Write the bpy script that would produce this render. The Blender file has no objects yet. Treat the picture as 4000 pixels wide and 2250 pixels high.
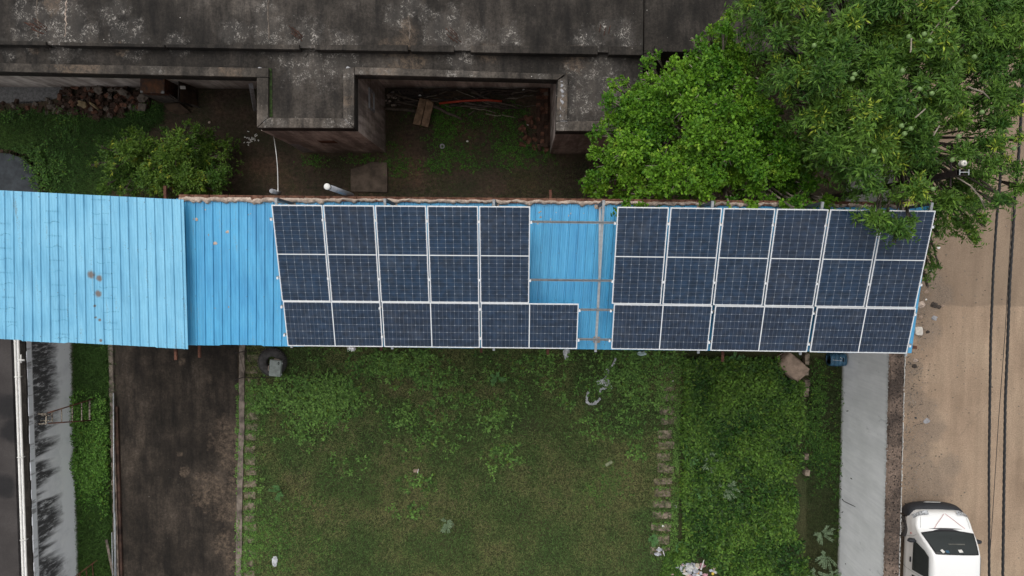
import bpy, bmesh, math, random
import numpy as np
from mathutils import Vector, Matrix, noise as mnoise
random.seed(7); rng = np.random.default_rng(11)
R_ = math.radians
scene = bpy.context.scene
col = scene.collection

# ---------------------------------------------------------------- camera
F = 2667.0; CH = 23.0
d0 = Vector((40/F, 125/F, -1.0)).normalized()
q = d0.rotation_difference(Vector((0, 0, -1)))
cam_d = bpy.data.cameras.new("camera"); cam = bpy.data.objects.new("camera", cam_d); col.objects.link(cam)
cam.location = (0, 0, CH); cam.rotation_mode = 'QUATERNION'; cam.rotation_quaternion = q
cam_d.sensor_width = 36.0; cam_d.lens = 36.0*F/4000.0; cam_d.clip_end = 500
scene.camera = cam
RM = np.array(q.to_matrix())

# ---------------------------------------------------------------- sky, sun, exposure
SUN_EL, SUN_AZ = R_(64), R_(338)      # azimuth clockwise from +Y
w = bpy.data.worlds.new("World"); scene.world = w; w.use_nodes = True
wn = w.node_tree; wn.nodes.clear()
sky = wn.nodes.new('ShaderNodeTexSky'); sky.sky_type = 'NISHITA'; sky.sun_disc = False
sky.sun_elevation = SUN_EL; sky.sun_rotation = SUN_AZ; sky.dust_density = 4.0; sky.air_density = 1.0
hs = wn.nodes.new('ShaderNodeHueSaturation'); hs.inputs['Saturation'].default_value = 0.14
bg = wn.nodes.new('ShaderNodeBackground'); bg.inputs['Strength'].default_value = 0.15
wo = wn.nodes.new('ShaderNodeOutputWorld')
wn.links.new(sky.outputs[0], hs.inputs['Color']); wn.links.new(hs.outputs[0], bg.inputs[0]); wn.links.new(bg.outputs[0], wo.inputs[0])
sd = bpy.data.lights.new("sun", 'SUN'); sd.energy = 0.95; sd.angle = R_(80); sd.color = (1.0, 0.96, 0.9)
sun = bpy.data.objects.new("sun", sd); col.objects.link(sun)
sdir = Vector((math.sin(SUN_AZ)*math.cos(SUN_EL), math.cos(SUN_AZ)*math.cos(SUN_EL), math.sin(SUN_EL)))
sun.rotation_euler = sdir.to_track_quat('Z', 'Y').to_euler()
scene.view_settings.view_transform = 'Standard'; scene.view_settings.look = 'None'
scene.view_settings.exposure = 0.3; scene.view_settings.gamma = 1.0

# ---------------------------------------------------------------- measuring helpers: a sight line meets a plane of the place
def rays(u, v):
    u = np.asarray(u, float); v = np.asarray(v, float)
    c = np.stack([(u-2000)/F, -(v-1125)/F, -np.ones_like(u)], -1)
    return c @ RM.T
def Pn(u, v, z=0.0):
    r = rays(u, v); s = (np.asarray(z)-CH)/r[..., 2]
    o = r*s[..., None]; o[..., 2] += CH
    return o
def P(u, v, z=0.0): return Vector(Pn(u, v, z))
def PS(u, v, z0, y0, sl):
    r = rays(u, v); s = (z0-y0*sl-CH)/(r[2]-r[1]*sl); return Vector((r[0]*s, r[1]*s, CH+r[2]*s))
def PX(u, v, x):
    r = rays(u, v); s = x/r[0]; return Vector((x, r[1]*s, CH+r[2]*s))
def PY(u, v, y):
    r = rays(u, v); s = y/r[1]; return Vector((r[0]*s, y, CH+r[2]*s))
def inpoly(u, v, poly):
    inside = np.zeros(len(u), bool); n = len(poly)
    for i in range(n):
        x1, y1 = poly[i]; x2, y2 = poly[(i+1) % n]
        c = ((y1 > v) != (y2 > v)) & (u < (x2-x1)*(v-y1)/(y2-y1+1e-9)+x1)
        inside ^= c
    return inside
_lat = np.random.default_rng(5).random((256, 256))
def vnoise(x, y, s):
    x = np.asarray(x)*s+1000; y = np.asarray(y)*s+1000
    i = np.floor(x).astype(int); j = np.floor(y).astype(int); fx = x-i; fy = y-j
    fx = fx*fx*(3-2*fx); fy = fy*fy*(3-2*fy)
    g = lambda a, b: _lat[a % 256, b % 256]
    return (g(i, j)*(1-fx)+g(i+1, j)*fx)*(1-fy)+(g(i, j+1)*(1-fx)+g(i+1, j+1)*fx)*fy

# ---------------------------------------------------------------- object helpers
def tag(o, label=None, cat=None, group=None, kind=None):
    if label: o['label'] = label
    if cat: o['category'] = cat
    if group: o['group'] = group
    if kind or cat: o['kind'] = kind or 'thing'
    return o
def empty(name, loc, label, cat, group=None):
    o = bpy.data.objects.new(name, None); col.objects.link(o); o.location = loc; o.empty_display_size = .2
    return tag(o, label, cat, group)
class MB:
    def __init__(s): s.v = []; s.f = []; s.mi = []
    def add(s, vs, fs, m=0):
        n = len(s.v); s.v += [tuple(a) for a in vs]; s.f += [tuple(i+n for i in f) for f in fs]; s.mi += [m]*len(fs)
        return s
    def prism(s, pts, z0, z1, m=0):
        n = len(pts); a = sum(pts[i][0]*pts[(i+1) % n][1]-pts[(i+1) % n][0]*pts[i][1] for i in range(n))
        if a < 0: pts = pts[::-1]
        vs = [(p[0], p[1], z0) for p in pts]+[(p[0], p[1], z1) for p in pts]
        fs = [tuple(range(n))[::-1], tuple(range(n, 2*n))]+[(i, (i+1) % n, n+(i+1) % n, n+i) for i in range(n)]
        return s.add(vs, fs, m)
    def box(s, x0, x1, y0, y1, z0, z1, m=0): return s.prism([(x0, y0), (x1, y0), (x1, y1), (x0, y1)], z0, z1, m)
    def obox(s, c, sx, sy, sz, M=None, m=0):
        M = M or Matrix.Identity(3); c = Vector(c)
        vs = [c+M @ Vector((a*sx/2, b*sy/2, d*sz/2)) for a in (-1, 1) for b in (-1, 1) for d in (-1, 1)]
        return s.add(vs, [(0, 1, 3, 2), (4, 6, 7, 5), (0, 4, 5, 1), (2, 3, 7, 6), (0, 2, 6, 4), (1, 5, 7, 3)], m)
    def tube(s, pts, r, n=6, m=0, cap=True):
        pts = [Vector(p) for p in pts]; rr = r if isinstance(r, (list, tuple)) else [r]*len(pts)
        vs = []; up = Vector((0.13, 0.29, 1)).normalized(); prev = None
        for i, p in enumerate(pts):
            t = (pts[min(i+1, len(pts)-1)]-pts[max(i-1, 0)]).normalized()
            if prev is None:
                a = t.cross(up); a = a.normalized() if a.length > 1e-3 else t.cross(Vector((1, 0, 0))).normalized()
            else: a = (prev-t*prev.dot(t)).normalized()
            prev = a; b = t.cross(a)
            vs += [p+(a*math.cos(2*math.pi*k/n)+b*math.sin(2*math.pi*k/n))*rr[i] for k in range(n)]
        fs = [(i*n+k, i*n+(k+1) % n, (i+1)*n+(k+1) % n, (i+1)*n+k) for i in range(len(pts)-1) for k in range(n)]
        if cap: fs += [tuple(range(n))[::-1], tuple(range((len(pts)-1)*n, len(pts)*n))]
        return s.add(vs, fs, m)
    def bar(s, a, b, wd, ht, m=0):
        a = Vector(a); b = Vector(b); t = (b-a); L = t.length; t.normalize()
        x = t.cross(Vector((0, 0, 1))); x = x.normalized() if x.length > 1e-3 else Vector((1, 0, 0))
        M = Matrix((x, t, x.cross(t))).transposed()
        return s.obox((a+b)/2, wd, L, ht, M, m)
    def lathe(s, prof, c, n=24, m=0, M=None):
        M = M or Matrix.Identity(3); c = Vector(c); k = len(prof)
        vs = [c+M @ Vector((r*math.cos(2*math.pi*i/n), r*math.sin(2*math.pi*i/n), z)) for i in range(n) for r, z in prof]
        fs = [(i*k+j, ((i+1) % n)*k+j, ((i+1) % n)*k+j+1, i*k+j+1) for i in range(n) for j in range(k-1)]
        return s.add(vs, fs, m)
    def rock(s, c, sx, sy, sz, seed, rough=.25, sub=2, m=0, M=None):
        bm = bmesh.new(); bmesh.ops.create_icosphere(bm, subdivisions=sub, radius=1)
        M = M or Matrix.Identity(3); vs = []
        for v in bm.verts:
            k = 1+rough*(mnoise.noise(v.co*1.6+Vector((seed*3.7, seed, 0)))*2)
            vs.append(Vector(c)+M @ Vector((v.co.x*sx*k, v.co.y*sy*k, v.co.z*sz*k)))
        fs = [tuple(v.index for v in f.verts) for f in bm.faces]; bm.free()
        return s.add(vs, fs, m)
    def build(s, name, mats, parent=None, smooth=False, bevel=0):
        me = bpy.data.meshes.new(name); base = Vector(parent.matrix_basis.translation) if parent else Vector((0, 0, 0))
        me.from_pydata([tuple(Vector(a)-base) for a in s.v], [], s.f)
        mats = mats if isinstance(mats, (list, tuple)) else [mats]
        for mm in mats: me.materials.append(mm)
        me.polygons.foreach_set('material_index', s.mi)
        if smooth: me.polygons.foreach_set('use_smooth', [True]*len(s.f))
        me.update(); o = bpy.data.objects.new(name, me); col.objects.link(o)
        if parent: o.parent = parent
        if bevel:
            b = o.modifiers.new('bevel', 'BEVEL'); b.width = bevel; b.segments = 2; b.limit_method = 'ANGLE'
        return o
def thing(name, mb, mats, label, cat, group=None, smooth=False, bevel=0, kind=None):
    """a thing of one mesh, its origin at its base"""
    a = np.array([tuple(x) for x in mb.v]); c = Vector(((a[:, 0].min()+a[:, 0].max())/2, (a[:, 1].min()+a[:, 1].max())/2, a[:, 2].min()))
    mb.v = [tuple(Vector(x)-c) for x in mb.v]
    o = mb.build(name, mats, None, smooth, bevel); o.location = c
    return tag(o, label, cat, group, kind)
def struct(name, mb, mats, smooth=False): return tag(mb.build(name, mats, None, smooth), kind='structure')
def rawmesh(name, V, Fc, k, mat, colr=None, parent=None):
    """fast mesh of many k-sided faces with a colour attribute"""
    me = bpy.data.meshes.new(name); n = len(V); nf = len(Fc)
    if parent is not None: V = V-np.array(parent.matrix_basis.translation)
    me.vertices.add(n); me.vertices.foreach_set('co', V.astype(np.float32).ravel())
    me.loops.add(nf*k); me.loops.foreach_set('vertex_index', Fc.astype(np.int32).ravel())
    me.polygons.add(nf); me.polygons.foreach_set('loop_start', np.arange(0, nf*k, k, dtype=np.int32))
    me.materials.append(mat); me.update(calc_edges=True)
    if colr is not None:
        at = me.color_attributes.new('Col', 'FLOAT_COLOR', 'POINT')
        at.data.foreach_set('color', np.concatenate([colr, np.ones((n, 1))], 1).astype(np.float32).ravel())
    me.validate()
    o = bpy.data.objects.new(name, me); col.objects.link(o)
    if parent is not None: o.parent = parent
    return o
def nz(a): return a/np.maximum(np.linalg.norm(a, axis=-1, keepdims=True), 1e-6)
def leaf_arrays(b, d, n, L, W, fold=.25, droop=.15):
    d = nz(d); s = nz(np.cross(d, n)); n = np.cross(s, d)
    L = np.asarray(L)[:, None]; W = np.asarray(W)[:, None]
    mid = b+d*L*.45+n*W*fold
    tip = b+d*L; tip[:, 2] -= droop*L[:, 0]
    V = np.stack([b, mid+s*W/2, tip, mid-s*W/2], 1)
    V[:, 1] += -n*W*fold; V[:, 3] += -n*W*fold
    c = mid
    N = len(b); V = np.concatenate([V, c[:, None]], 1).reshape(-1, 3)
    i = np.arange(N)[:, None]*5
    Fc = np.concatenate([i+np.array([[0, 1, 4]]), i+np.array([[1, 2, 4]]), i+np.array([[2, 3, 4]]), i+np.array([[3, 0, 4]])], 1).reshape(-1, 3)
    return V, Fc

# ---------------------------------------------------------------- material helpers
class MT:
    def __init__(s, name):
        s.m = bpy.data.materials.new(name); s.m.use_nodes = True; s.t = s.m.node_tree; s.t.nodes.clear()
        s.out = s.t.nodes.new('ShaderNodeOutputMaterial'); s.b = s.t.nodes.new('ShaderNodeBsdfPrincipled')
        s.t.links.new(s.b.outputs[0], s.out.inputs[0]); s.geo = s.t.nodes.new('ShaderNodeNewGeometry')
        s.pos = s.geo.outputs['Position']
    def n(s, t, **k):
        x = s.t.nodes.new('ShaderNode'+t)
        for a, b in k.items(): setattr(x, a, b)
        return x
    def put(s, sock, val):
        if hasattr(val, 'is_output') or isinstance(val, bpy.types.NodeSocket): s.t.links.new(val, sock)
        else: sock.default_value = (*val, 1) if isinstance(val, tuple) and len(val) == 3 and sock.type == 'RGBA' else val
    def map(s, sc=(1, 1, 1), loc=(0, 0, 0), v=None):
        x = s.n('Mapping'); s.put(x.inputs[0], v or s.pos); x.inputs['Scale'].default_value = sc; x.inputs['Location'].default_value = loc
        return x.outputs[0]
    def noise(s, sc, det=4, ro=.6, v=None, dist=0):
        x = s.n('TexNoise'); s.put(x.inputs['Vector'], v or s.pos); x.inputs['Scale'].default_value = sc
        x.inputs['Detail'].default_value = det; x.inputs['Roughness'].default_value = ro; x.inputs['Distortion'].default_value = dist
        return x.outputs['Fac']
    def voro(s, sc, v=None, feat='F1'):
        x = s.n('TexVoronoi', feature=feat); s.put(x.inputs['Vector'], v or s.pos); x.inputs['Scale'].default_value = sc
        return x
    def rng(s, val, a, b, c=0., d=1.):
        x = s.n('MapRange', interpolation_type='SMOOTHSTEP'); s.put(x.inputs[0], val)
        for i, k in zip((1, 2, 3, 4), (a, b, c, d)): x.inputs[i].default_value = k
        return x.outputs[0]
    def mth(s, op, a, b=0.):
        x = s.n('Math', operation=op); s.put(x.inputs[0], a); s.put(x.inputs[1], b); return x.outputs[0]
    def mix(s, f, a, b):
        x = s.n('Mix', data_type='RGBA'); s.put(x.inputs[0], f); s.put(x.inputs[6], a); s.put(x.inputs[7], b); return x.outputs[2]
    def mul(s, a, b):
        x = s.n('Mix', data_type='RGBA', blend_type='MULTIPLY'); x.inputs[0].default_value = 1; s.put(x.inputs[6], a); s.put(x.inputs[7], b); return x.outputs[2]
    def ramp(s, f, stops):
        x = s.n('ValToRGB'); s.put(x.inputs[0], f); e = x.color_ramp.elements
        while len(e) < len(stops): e.new(.5)
        for k, (p, c) in zip(e, stops): k.position = p; k.color = (*c, 1)
        return x.outputs[0]
    def patches(s, pts, nsc=3., amp=.6):
        """soft blotches about given places; pts: (x, y, z, radius)"""
        nn = s.noise(nsc, 5, .7); tot = None
        for (x, y, z, r) in pts:
            dn = s.n('VectorMath', operation='DISTANCE'); s.put(dn.inputs[0], s.pos); dn.inputs[1].default_value = (x, y, z)
            k = s.mth('DIVIDE', dn.outputs['Value'], r)
            k = s.mth('ADD', k, s.mth('MULTIPLY', s.mth('SUBTRACT', nn, .5), amp*3))
            k = s.rng(k, .45, 1.1, 1, 0)
            tot = k if tot is None else s.mth('MAXIMUM', tot, k)
        return tot
    def fin(s, colr, rough=.9, bump=None, bs=.3, bd=.02, metal=0, spec=.3):
        s.put(s.b.inputs['Base Color'], colr); s.put(s.b.inputs['Roughness'], rough); s.b.inputs['Metallic'].default_value = metal
        s.b.inputs['Specular IOR Level'].default_value = spec
        if bump is not None:
            x = s.n('Bump'); x.inputs['Strength'].default_value = bs; x.inputs['Distance'].default_value = bd
            s.put(x.inputs['Height'], bump); s.t.links.new(x.outputs[0], s.b.inputs['Normal'])
        return s.m
def simple(name, c, rough=.7, var=.25, sc=6, metal=0, spec=.3, bump=.2, c2=None):
    m = MT(name); f = m.noise(sc, 5, .65)
    a = tuple(x*(1-var) for x in c); b = c2 or tuple(min(1, x*(1+var)) for x in c)
    return m.fin(m.mix(m.rng(f, .3, .7), a, b), rough, m.noise(sc*8, 3, .6), bump, .01, metal, spec)
def leafmat(name, rough=.5, trans=.25):
    m = MT(name); a = m.n('Attribute'); a.attribute_name = 'Col'
    m.put(m.b.inputs['Base Color'], a.outputs['Color']); m.b.inputs['Roughness'].default_value = rough
    m.b.inputs['Specular IOR Level'].default_value = .2
    tr = m.n('BsdfTranslucent'); m.put(tr.inputs[0], a.outputs['Color'])
    mx = m.n('MixShader'); mx.inputs[0].default_value = trans
    m.t.links.new(m.b.outputs[0], mx.inputs[1]); m.t.links.new(tr.outputs[0], mx.inputs[2]); m.t.links.new(mx.outputs[0], m.out.inputs[0])
    return m.m
# ================================================================ materials
def m_soil():
    m = MT('damp_soil'); f = m.noise(.6, 6, .65); g = m.noise(9, 5, .7)
    c = m.ramp(f, [(.3, (.026, .020, .015)), (.5, (.050, .036, .026)), (.7, (.088, .055, .036))])
    c = m.mul(c, m.ramp(g, [(.3, (.45, .45, .45)), (.7, (1.7, 1.6, 1.5))]))
    gr = m.rng(m.mth('MULTIPLY', m.noise(1.1, 5, .7, m.map(loc=(5, 2, 0))), m.rng(m.noise(30, 2, .8), .3, .6)), .38, .55)
    c = m.mix(m.mth('MULTIPLY', gr, .7), c, (.018, .035, .010))
    v = m.voro(11); sp = m.rng(v.outputs['Distance'], .06, .03)
    pick = m.rng(m.noise(3.3, 2), .62, .66)
    c = m.mix(m.mth('MULTIPLY', sp, pick), c, (.28, .26, .24))
    return m.fin(c, .95, g, .8, .04)
def m_lawn():
    m = MT('lawn_turf'); f = m.noise(.45, 5, .6, m.map(loc=(3, 9, 0))); g = m.noise(26, 4, .75)
    c = m.ramp(f, [(.35, (.030, .040, .014)), (.52, (.038, .044, .017)), (.68, (.050, .047, .021))])
    c = m.mul(c, m.ramp(g, [(.32, (.35, .4, .35)), (.68, (1.8, 1.8, 1.7))]))
    return m.fin(c, .95, g, 1, .04)
def m_road():
    m = MT('dirt_road'); f = m.noise(.35, 6, .62); g = m.noise(24, 5, .75); st = m.noise(1.2, 4, .6, m.map((3, .35, 1)))
    c = m.ramp(f, [(.32, (.215, .155, .108)), (.5, (.28, .205, .145)), (.7, (.33, .25, .178))])
    c = m.mul(c, m.ramp(g, [(.3, (.72, .72, .72)), (.7, (1.22, 1.22, 1.22))])); c = m.mul(c, m.ramp(st, [(.35, (.88, .88, .87)), (.65, (1.08, 1.07, 1.06))]))
    # a darker, older pour of surface north of a ragged joint
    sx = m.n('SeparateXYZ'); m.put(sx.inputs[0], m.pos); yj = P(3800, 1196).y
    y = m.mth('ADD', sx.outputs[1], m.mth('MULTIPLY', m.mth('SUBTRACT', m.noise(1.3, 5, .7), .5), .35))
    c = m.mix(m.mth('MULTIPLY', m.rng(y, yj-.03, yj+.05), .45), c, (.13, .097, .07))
    # trodden gravelly dirt by the wall foot
    pp = [(P(u, v).x, P(u, v).y, 0, r) for u, v, r in [(3560, 1560, .7), (3600, 1600, .6), (3620, 1680, .7), (3590, 1760, .7), (3600, 1850, .8), (3650, 1900, .8), (3590, 1960, .8),
         (3700, 1820, .5), (3610, 1200, .6), (3620, 1300, .6), (3640, 1100, .5), (3550, 1450, .5), (3680, 1160, .5), (3540, 2100, .6)]]
    d = m.patches(pp, 1.6, .55); gv = m.rng(m.noise(38, 3, .8), .4, .6)
    c = m.mix(m.mth('MULTIPLY', d, .6), c, m.mix(gv, (.09, .074, .060), (.24, .185, .14)))
    cr = m.voro(.55, m.map(v=m.pos), 'DISTANCE_TO_EDGE'); wob = m.mth('ADD', cr.outputs['Distance'], m.mth('MULTIPLY', m.mth('SUBTRACT', m.noise(5, 4, .7), .5), .03))
    c = m.mix(m.mth('MULTIPLY', m.rng(m.mth('ABSOLUTE', wob), .006, .001), m.mth('MULTIPLY', m.rng(m.noise(.5, 2), .52, .66), .35)), c, (.14, .105, .08))
    v = m.voro(7); sp = m.rng(v.outputs['Distance'], .07, .03); pick = m.rng(m.noise(2.1, 2, .5, m.map(loc=(4, 4, 0))), .6, .64)
    c = m.mix(m.mth('MULTIPLY', m.mth('MULTIPLY', sp, pick), .4), c, (.12, .095, .075))
    tr_ = m.noise(2.2, 3, .6, m.map((1, .05, 1))); c = m.mul(c, m.ramp(tr_, [(.38, (.95, .945, .94)), (.6, (1.02, 1.02, 1.02))]))
    return m.fin(c, .93, m.mth('ADD', g, m.mth('MULTIPLY', f, 2)), .5, .02)
def m_roofconc(name, white, tan, gain=1., tint=(1.04, 1., .95)):
    m = MT(name); f = m.noise(.55, 7, .68); g = m.noise(16, 5, .8); st = m.noise(1.5, 6, .7, m.map((2.2, .4, 1)))
    k = lambda a: tuple(x*gain*y for x, y in zip(a, tint))
    c = m.ramp(f, [(.30, k((.014, .0125, .011))), (.46, k((.031, .028, .025))), (.58, k((.060, .054, .049))), (.72, k((.125, .115, .107)))])
    c = m.mul(c, m.ramp(st, [(.36, (.5, .5, .5)), (.66, (1.6, 1.55, 1.5))])); c = m.mul(c, m.ramp(g, [(.3, (.5, .5, .5)), (.7, (1.6, 1.6, 1.6))]))
    if white:
        wp = m.patches(white, 2.6, .75); fine = m.mth('MULTIPLY', m.rng(m.noise(15, 6, .85, dist=1.2), .50, .60), m.rng(m.noise(3.2, 5, .8, m.map(loc=(1, 1, 3))), .47, .60))
        c = m.mix(m.mth('MULTIPLY', m.mth('MULTIPLY', wp, fine), .9), c, (.40, .37, .335))
        c = m.mix(m.mth('MULTIPLY', wp, .12), c, (.15, .14, .13))
    if tan: c = m.mix(m.mth('MULTIPLY', m.mth('MULTIPLY', m.patches(tan, 2.2, 1.0), m.rng(m.noise(7, 6, .85), .38, .66)), .6), c, (.165, .120, .085))
    v = m.voro(3.1); sp = m.rng(v.outputs['Distance'], .045, .02); pick = m.rng(m.noise(2.7, 2, .5, m.map(loc=(8, 1, 0))), .54, .6)
    c = m.mix(m.mth('MULTIPLY', sp, pick), c, (.55, .52, .48))
    v = m.voro(9.); sp = m.rng(v.outputs['Distance'], .07, .03); c = m.mix(m.mth('MULTIPLY', m.mth('MULTIPLY', sp, m.rng(m.noise(1.1, 3, .6, m.map(loc=(2, 7, 0))), .5, .62)), .7), c, (.3, .29, .27))
    return m.fin(c, .92, m.mth('ADD', g, f), .5, .02)
def m_wallplaster(name, base=(.52, .46, .42), dark=(.20, .17, .155)):
    m = MT(name); st = m.noise(2.2, 6, .7, m.map((1, 1, .18))); h = m.noise(5, 5, .7, m.map((.25, .25, 3))); g = m.noise(22, 4, .7)
    c = m.mix(m.rng(st, .40, .66), dark, base); c = m.mul(c, m.ramp(h, [(.35, (.75, .74, .72)), (.7, (1.3, 1.28, 1.28))]))
    sx = m.n('SeparateXYZ'); m.put(sx.inputs[0], m.pos)
    c = m.mix(m.mth('MULTIPLY', m.rng(m.mth('ADD', sx.outputs[2], m.mth('MULTIPLY', st, .8)), 1.0, .35), .6), c, (.11, .09, .075))
    c = m.mix(m.mth('MULTIPLY', m.rng(m.noise(1.4, 5, .7, m.map((1, 1, .5), (7, 3, 1))), .6, .72), .5), c, (.26, .235, .22))
    return m.fin(c, .9, g, .4, .01)
def m_whitewall():
    m = MT('streaked_whitewash'); sx = m.n('SeparateXYZ'); m.put(sx.inputs[0], m.pos); z = sx.outputs[2]; y = sx.outputs[1]
    st = m.noise(1.1, 6, .72, m.map((1, .9, .16))); st2 = m.noise(3.5, 5, .7, m.map((1, 1, .16), (0, 0, 2.)))
    c = m.mix(m.rng(m.noise(2.5, 5, .6), .35, .7), (.70, .71, .735), (.82, .825, .84))
    lim = m.rng(z, .55, 1.75); below = m.rng(z, 2.02, 1.94)
    blob = m.noise(.75, 3, .6, m.map((1, 1, .03))); fine = m.noise(5.5, 6, .8, m.map((1, 1, .13))); fin2 = m.noise(9, 5, .8, m.map((1, 1, .3)))
    Lz = m.mth('ADD', m.rng(blob, .30, .47, .08, 1.40), m.mth('MULTIPLY', m.mth('SUBTRACT', fine, .5), 1.5))
    s = m.mth('MULTIPLY', m.rng(m.mth('ADD', z, m.mth('SUBTRACT', Lz, 1.97)), -.05, .75), m.mth('MULTIPLY', below, m.rng(fin2, .28, .52)))
    c = m.mix(m.mth('MULTIPLY', s, .95), c, (.028, .027, .028))
    c = m.mix(m.mth('MULTIPLY', m.rng(m.mth('ADD', z, m.mth('MULTIPLY', m.mth('SUBTRACT', m.noise(2.5, 4), .5), .7)), .85, .70), m.rng(m.noise(1.2, 4, .6, m.map(loc=(3, 5, 1))), .35, .5)), c, (.80, .81, .83))
    top = m.mth('MULTIPLY', m.rng(z, 1.97, 2.03), m.rng(st2, .52, .63)); c = m.mix(m.mth('MULTIPLY', top, .8), m.mix(m.rng(z, 1.96, 2.04), c, (.74, .76, .79)), (.20, .198, .20))
    c = m.mix(m.mth('MULTIPLY', m.rng(m.mth('ADD', z, m.mth('MULTIPLY', m.noise(3, 4, .7), .35)), .38, .20), .85), c, (.23, .16, .085))
    sp = m.voro(9); c = m.mix(m.mth('MULTIPLY', m.rng(sp.outputs['Distance'], .1, .04), m.rng(m.noise(4, 2), .55, .6)), c, (.06, .06, .06))
    return m.fin(c, .85, m.noise(18, 4, .7), .3, .01)
def m_greywall():
    m = MT('pale_grey_wall_paint'); st = m.noise(7, 6, .72, m.map((1, 1.4, .10))); f = m.noise(1.6, 5, .6, m.map((1, 1, .7)))
    sx = m.n('SeparateXYZ'); m.put(sx.inputs[0], m.pos); z = sx.outputs[2]
    c = m.mix(m.rng(f, .3, .72), (.70, .705, .70), (.82, .82, .82)); c = m.mul(c, m.ramp(st, [(.35, (.92, .92, .93)), (.62, (1.03, 1.03, 1.03))]))
    c = m.mix(m.mth('MULTIPLY', m.rng(m.noise(19, 5, .8, m.map((1, 1, .12))), .60, .42), m.mth('MULTIPLY', m.rng(z, 2.72, 2.99), .6)), c, (.16, .155, .15))
    c = m.mix(m.mth('MULTIPLY', m.rng(m.noise(2.6, 6, .75, m.map((1, 1, .5), (2, 4, 1))), .60, .74), .45), c, (.2, .205, .22))
    c = m.mix(m.mth('MULTIPLY', m.rng(m.mth('ADD', z, m.mth('MULTIPLY', m.noise(4, 4, .7), .25)), .36, .12), .7), c, (.12, .12, .06))
    return m.fin(c, .8, m.noise(20, 4, .7), .25, .01)
def m_blue(name, a, b, dirty=.5, spots=()):
    m = MT(name); f = m.noise(1.3, 5, .6, m.map((1, .6, 1))); st = m.noise(4.5, 5, .75, m.map((1.6, .12, 1))); g = m.noise(30, 3, .6)
    c = m.mix(m.rng(f, .3, .7), a, b); c = m.mul(c, m.ramp(st, [(.34, (.70, .77, .81)), (.58, (1.07, 1.05, 1.04))]))
    c = m.mix(m.mth('MULTIPLY', m.rng(m.mth('ADD', m.mth('MULTIPLY', st, .6), m.mth('MULTIPLY', m.noise(45, 3, .7), .4)), .56, .66), dirty), c, (.13, .20, .24))
    if spots:
        c = m.mix(m.patches(spots, 14, .28), c, (.13, .11, .10))
    v = m.voro(2.6, m.map(loc=(.4, .3, 0))); sp = m.rng(m.mth('ADD', v.outputs['Distance'], m.mth('MULTIPLY', m.noise(30, 3), .03)), .085, .06)
    c = m.mix(m.mth('MULTIPLY', sp, m.rng(m.noise(1.1, 2, .5, m.map(loc=(1, 5, 0))), .50 if dirty < .7 else .66, .58 if dirty < .7 else .70)), c, (.22, .16, .13))
    return m.fin(c, .42, g, .12, .005, 0, .5)
def m_panelcell():
    m = MT('solar_cells'); uv = m.n('UVMap'); sx = m.n('SeparateXYZ'); m.put(sx.inputs[0], uv.outputs[0]); u, v = sx.outputs[0], sx.outputs[1]
    def line(x, wd):
        fr = m.mth('FRACT', x); dd = m.mth('MINIMUM', fr, m.mth('SUBTRACT', 1., fr)); return m.rng(dd, wd, wd*.55)
    lu = line(u, .024); lv = line(v, .042)
    fu = m.mth('FRACT', u); du = m.mth('MINIMUM', fu, m.mth('SUBTRACT', 1., fu)); fv = m.mth('FRACT', m.mth('MULTIPLY', v, .5)); dv = m.mth('MULTIPLY', m.mth('MINIMUM', fv, m.mth('SUBTRACT', 1., fv)), 1.0)
    dia = m.mth('MULTIPLY', m.rng(m.mth('ADD', du, dv), .10, .07), .7)
    bb = m.mth('MULTIPLY', line(m.mth('MULTIPLY', u, 9.), .06), .10)
    oi = m.n('ObjectInfo'); r = oi.outputs['Random']
    base = m.mix(r, (.009, .025, .052), (.0125, .022, .042)); bn = m.noise(1.2, 4, .5); base = m.mix(m.rng(bn, .45, .95), base, (.011, .031, .066))
    cell = m.noise(7.5, 1, .5); base = m.mul(base, m.ramp(cell, [(.3, (.7, .7, .7)), (.7, (1.3, 1.3, 1.3))]))
    k = m.mth('MAXIMUM', m.mth('MULTIPLY', lu, .42), m.mth('MULTIPLY', lv, .25)); k = m.mth('MAXIMUM', m.mth('MAXIMUM', k, dia), bb)
    mid = m.rng(m.mth('ABSOLUTE', m.mth('SUBTRACT', v, 12.)), .14, .10)
    c = m.mix(m.mth('MULTIPLY', k, .85), base, (.36, .40, .45)); c = m.mix(mid, c, (.62, .64, .66))
    du_ = m.rng(m.noise(2.3, 6, .7, m.map(loc=(4, 2, 0))), .45, .75); c = m.mix(m.mth('MULTIPLY', du_, .05), c, (.35, .35, .35))
    m.fin(c, m.mth('ADD', .10, m.mth('MULTIPLY', du_, .15)), None, spec=.42); return m.m
def m_deadwood(): return simple('grey_dead_wood', (.045, .036, .030), .9, .5, 7)
M = {}
def pts3(lst, z): return [(P(u, v, z).x, P(u, v, z).y, z, r) for u, v, r in lst]
W_roof = pts3([(255, 60, .7), (300, 125, .8), (190, 120, .6), (265, 140, .9), (95, 160, .4), (440, 60, .4), (480, 40, .35), (1045, 110, .5), (1060, 140, .55), (1050, 40, .35), (1210, 150, .55),
     (1745, 130, .7), (1800, 165, .7), (1800, 215, .5), (1600, 30, .4), (1555, 70, .4), (2430, 140, .5), (2290, 170, .5), (920, 135, .5), (1990, 150, .4), (2310, 330, .9), (2370, 250, .6), (2250, 400, .6), (1180, 225, .9), (1330, 225, .7), (510, 150, .6), (700, 165, .4), (110, 60, .45), (30, 190, .3), (2380, 120, .35), (1660, 60, .3)], 4.5)
T_roof = pts3([(1600, 170, .3), (1560, 215, .55), (1600, 255, .5), (1920, 210, .35), (2240, 240, .4), (1600, 120, .3), (215, 25, .3), (470, 190, .2), (120, 190, .2)], 4.5)
M['soil'] = m_soil()
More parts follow.
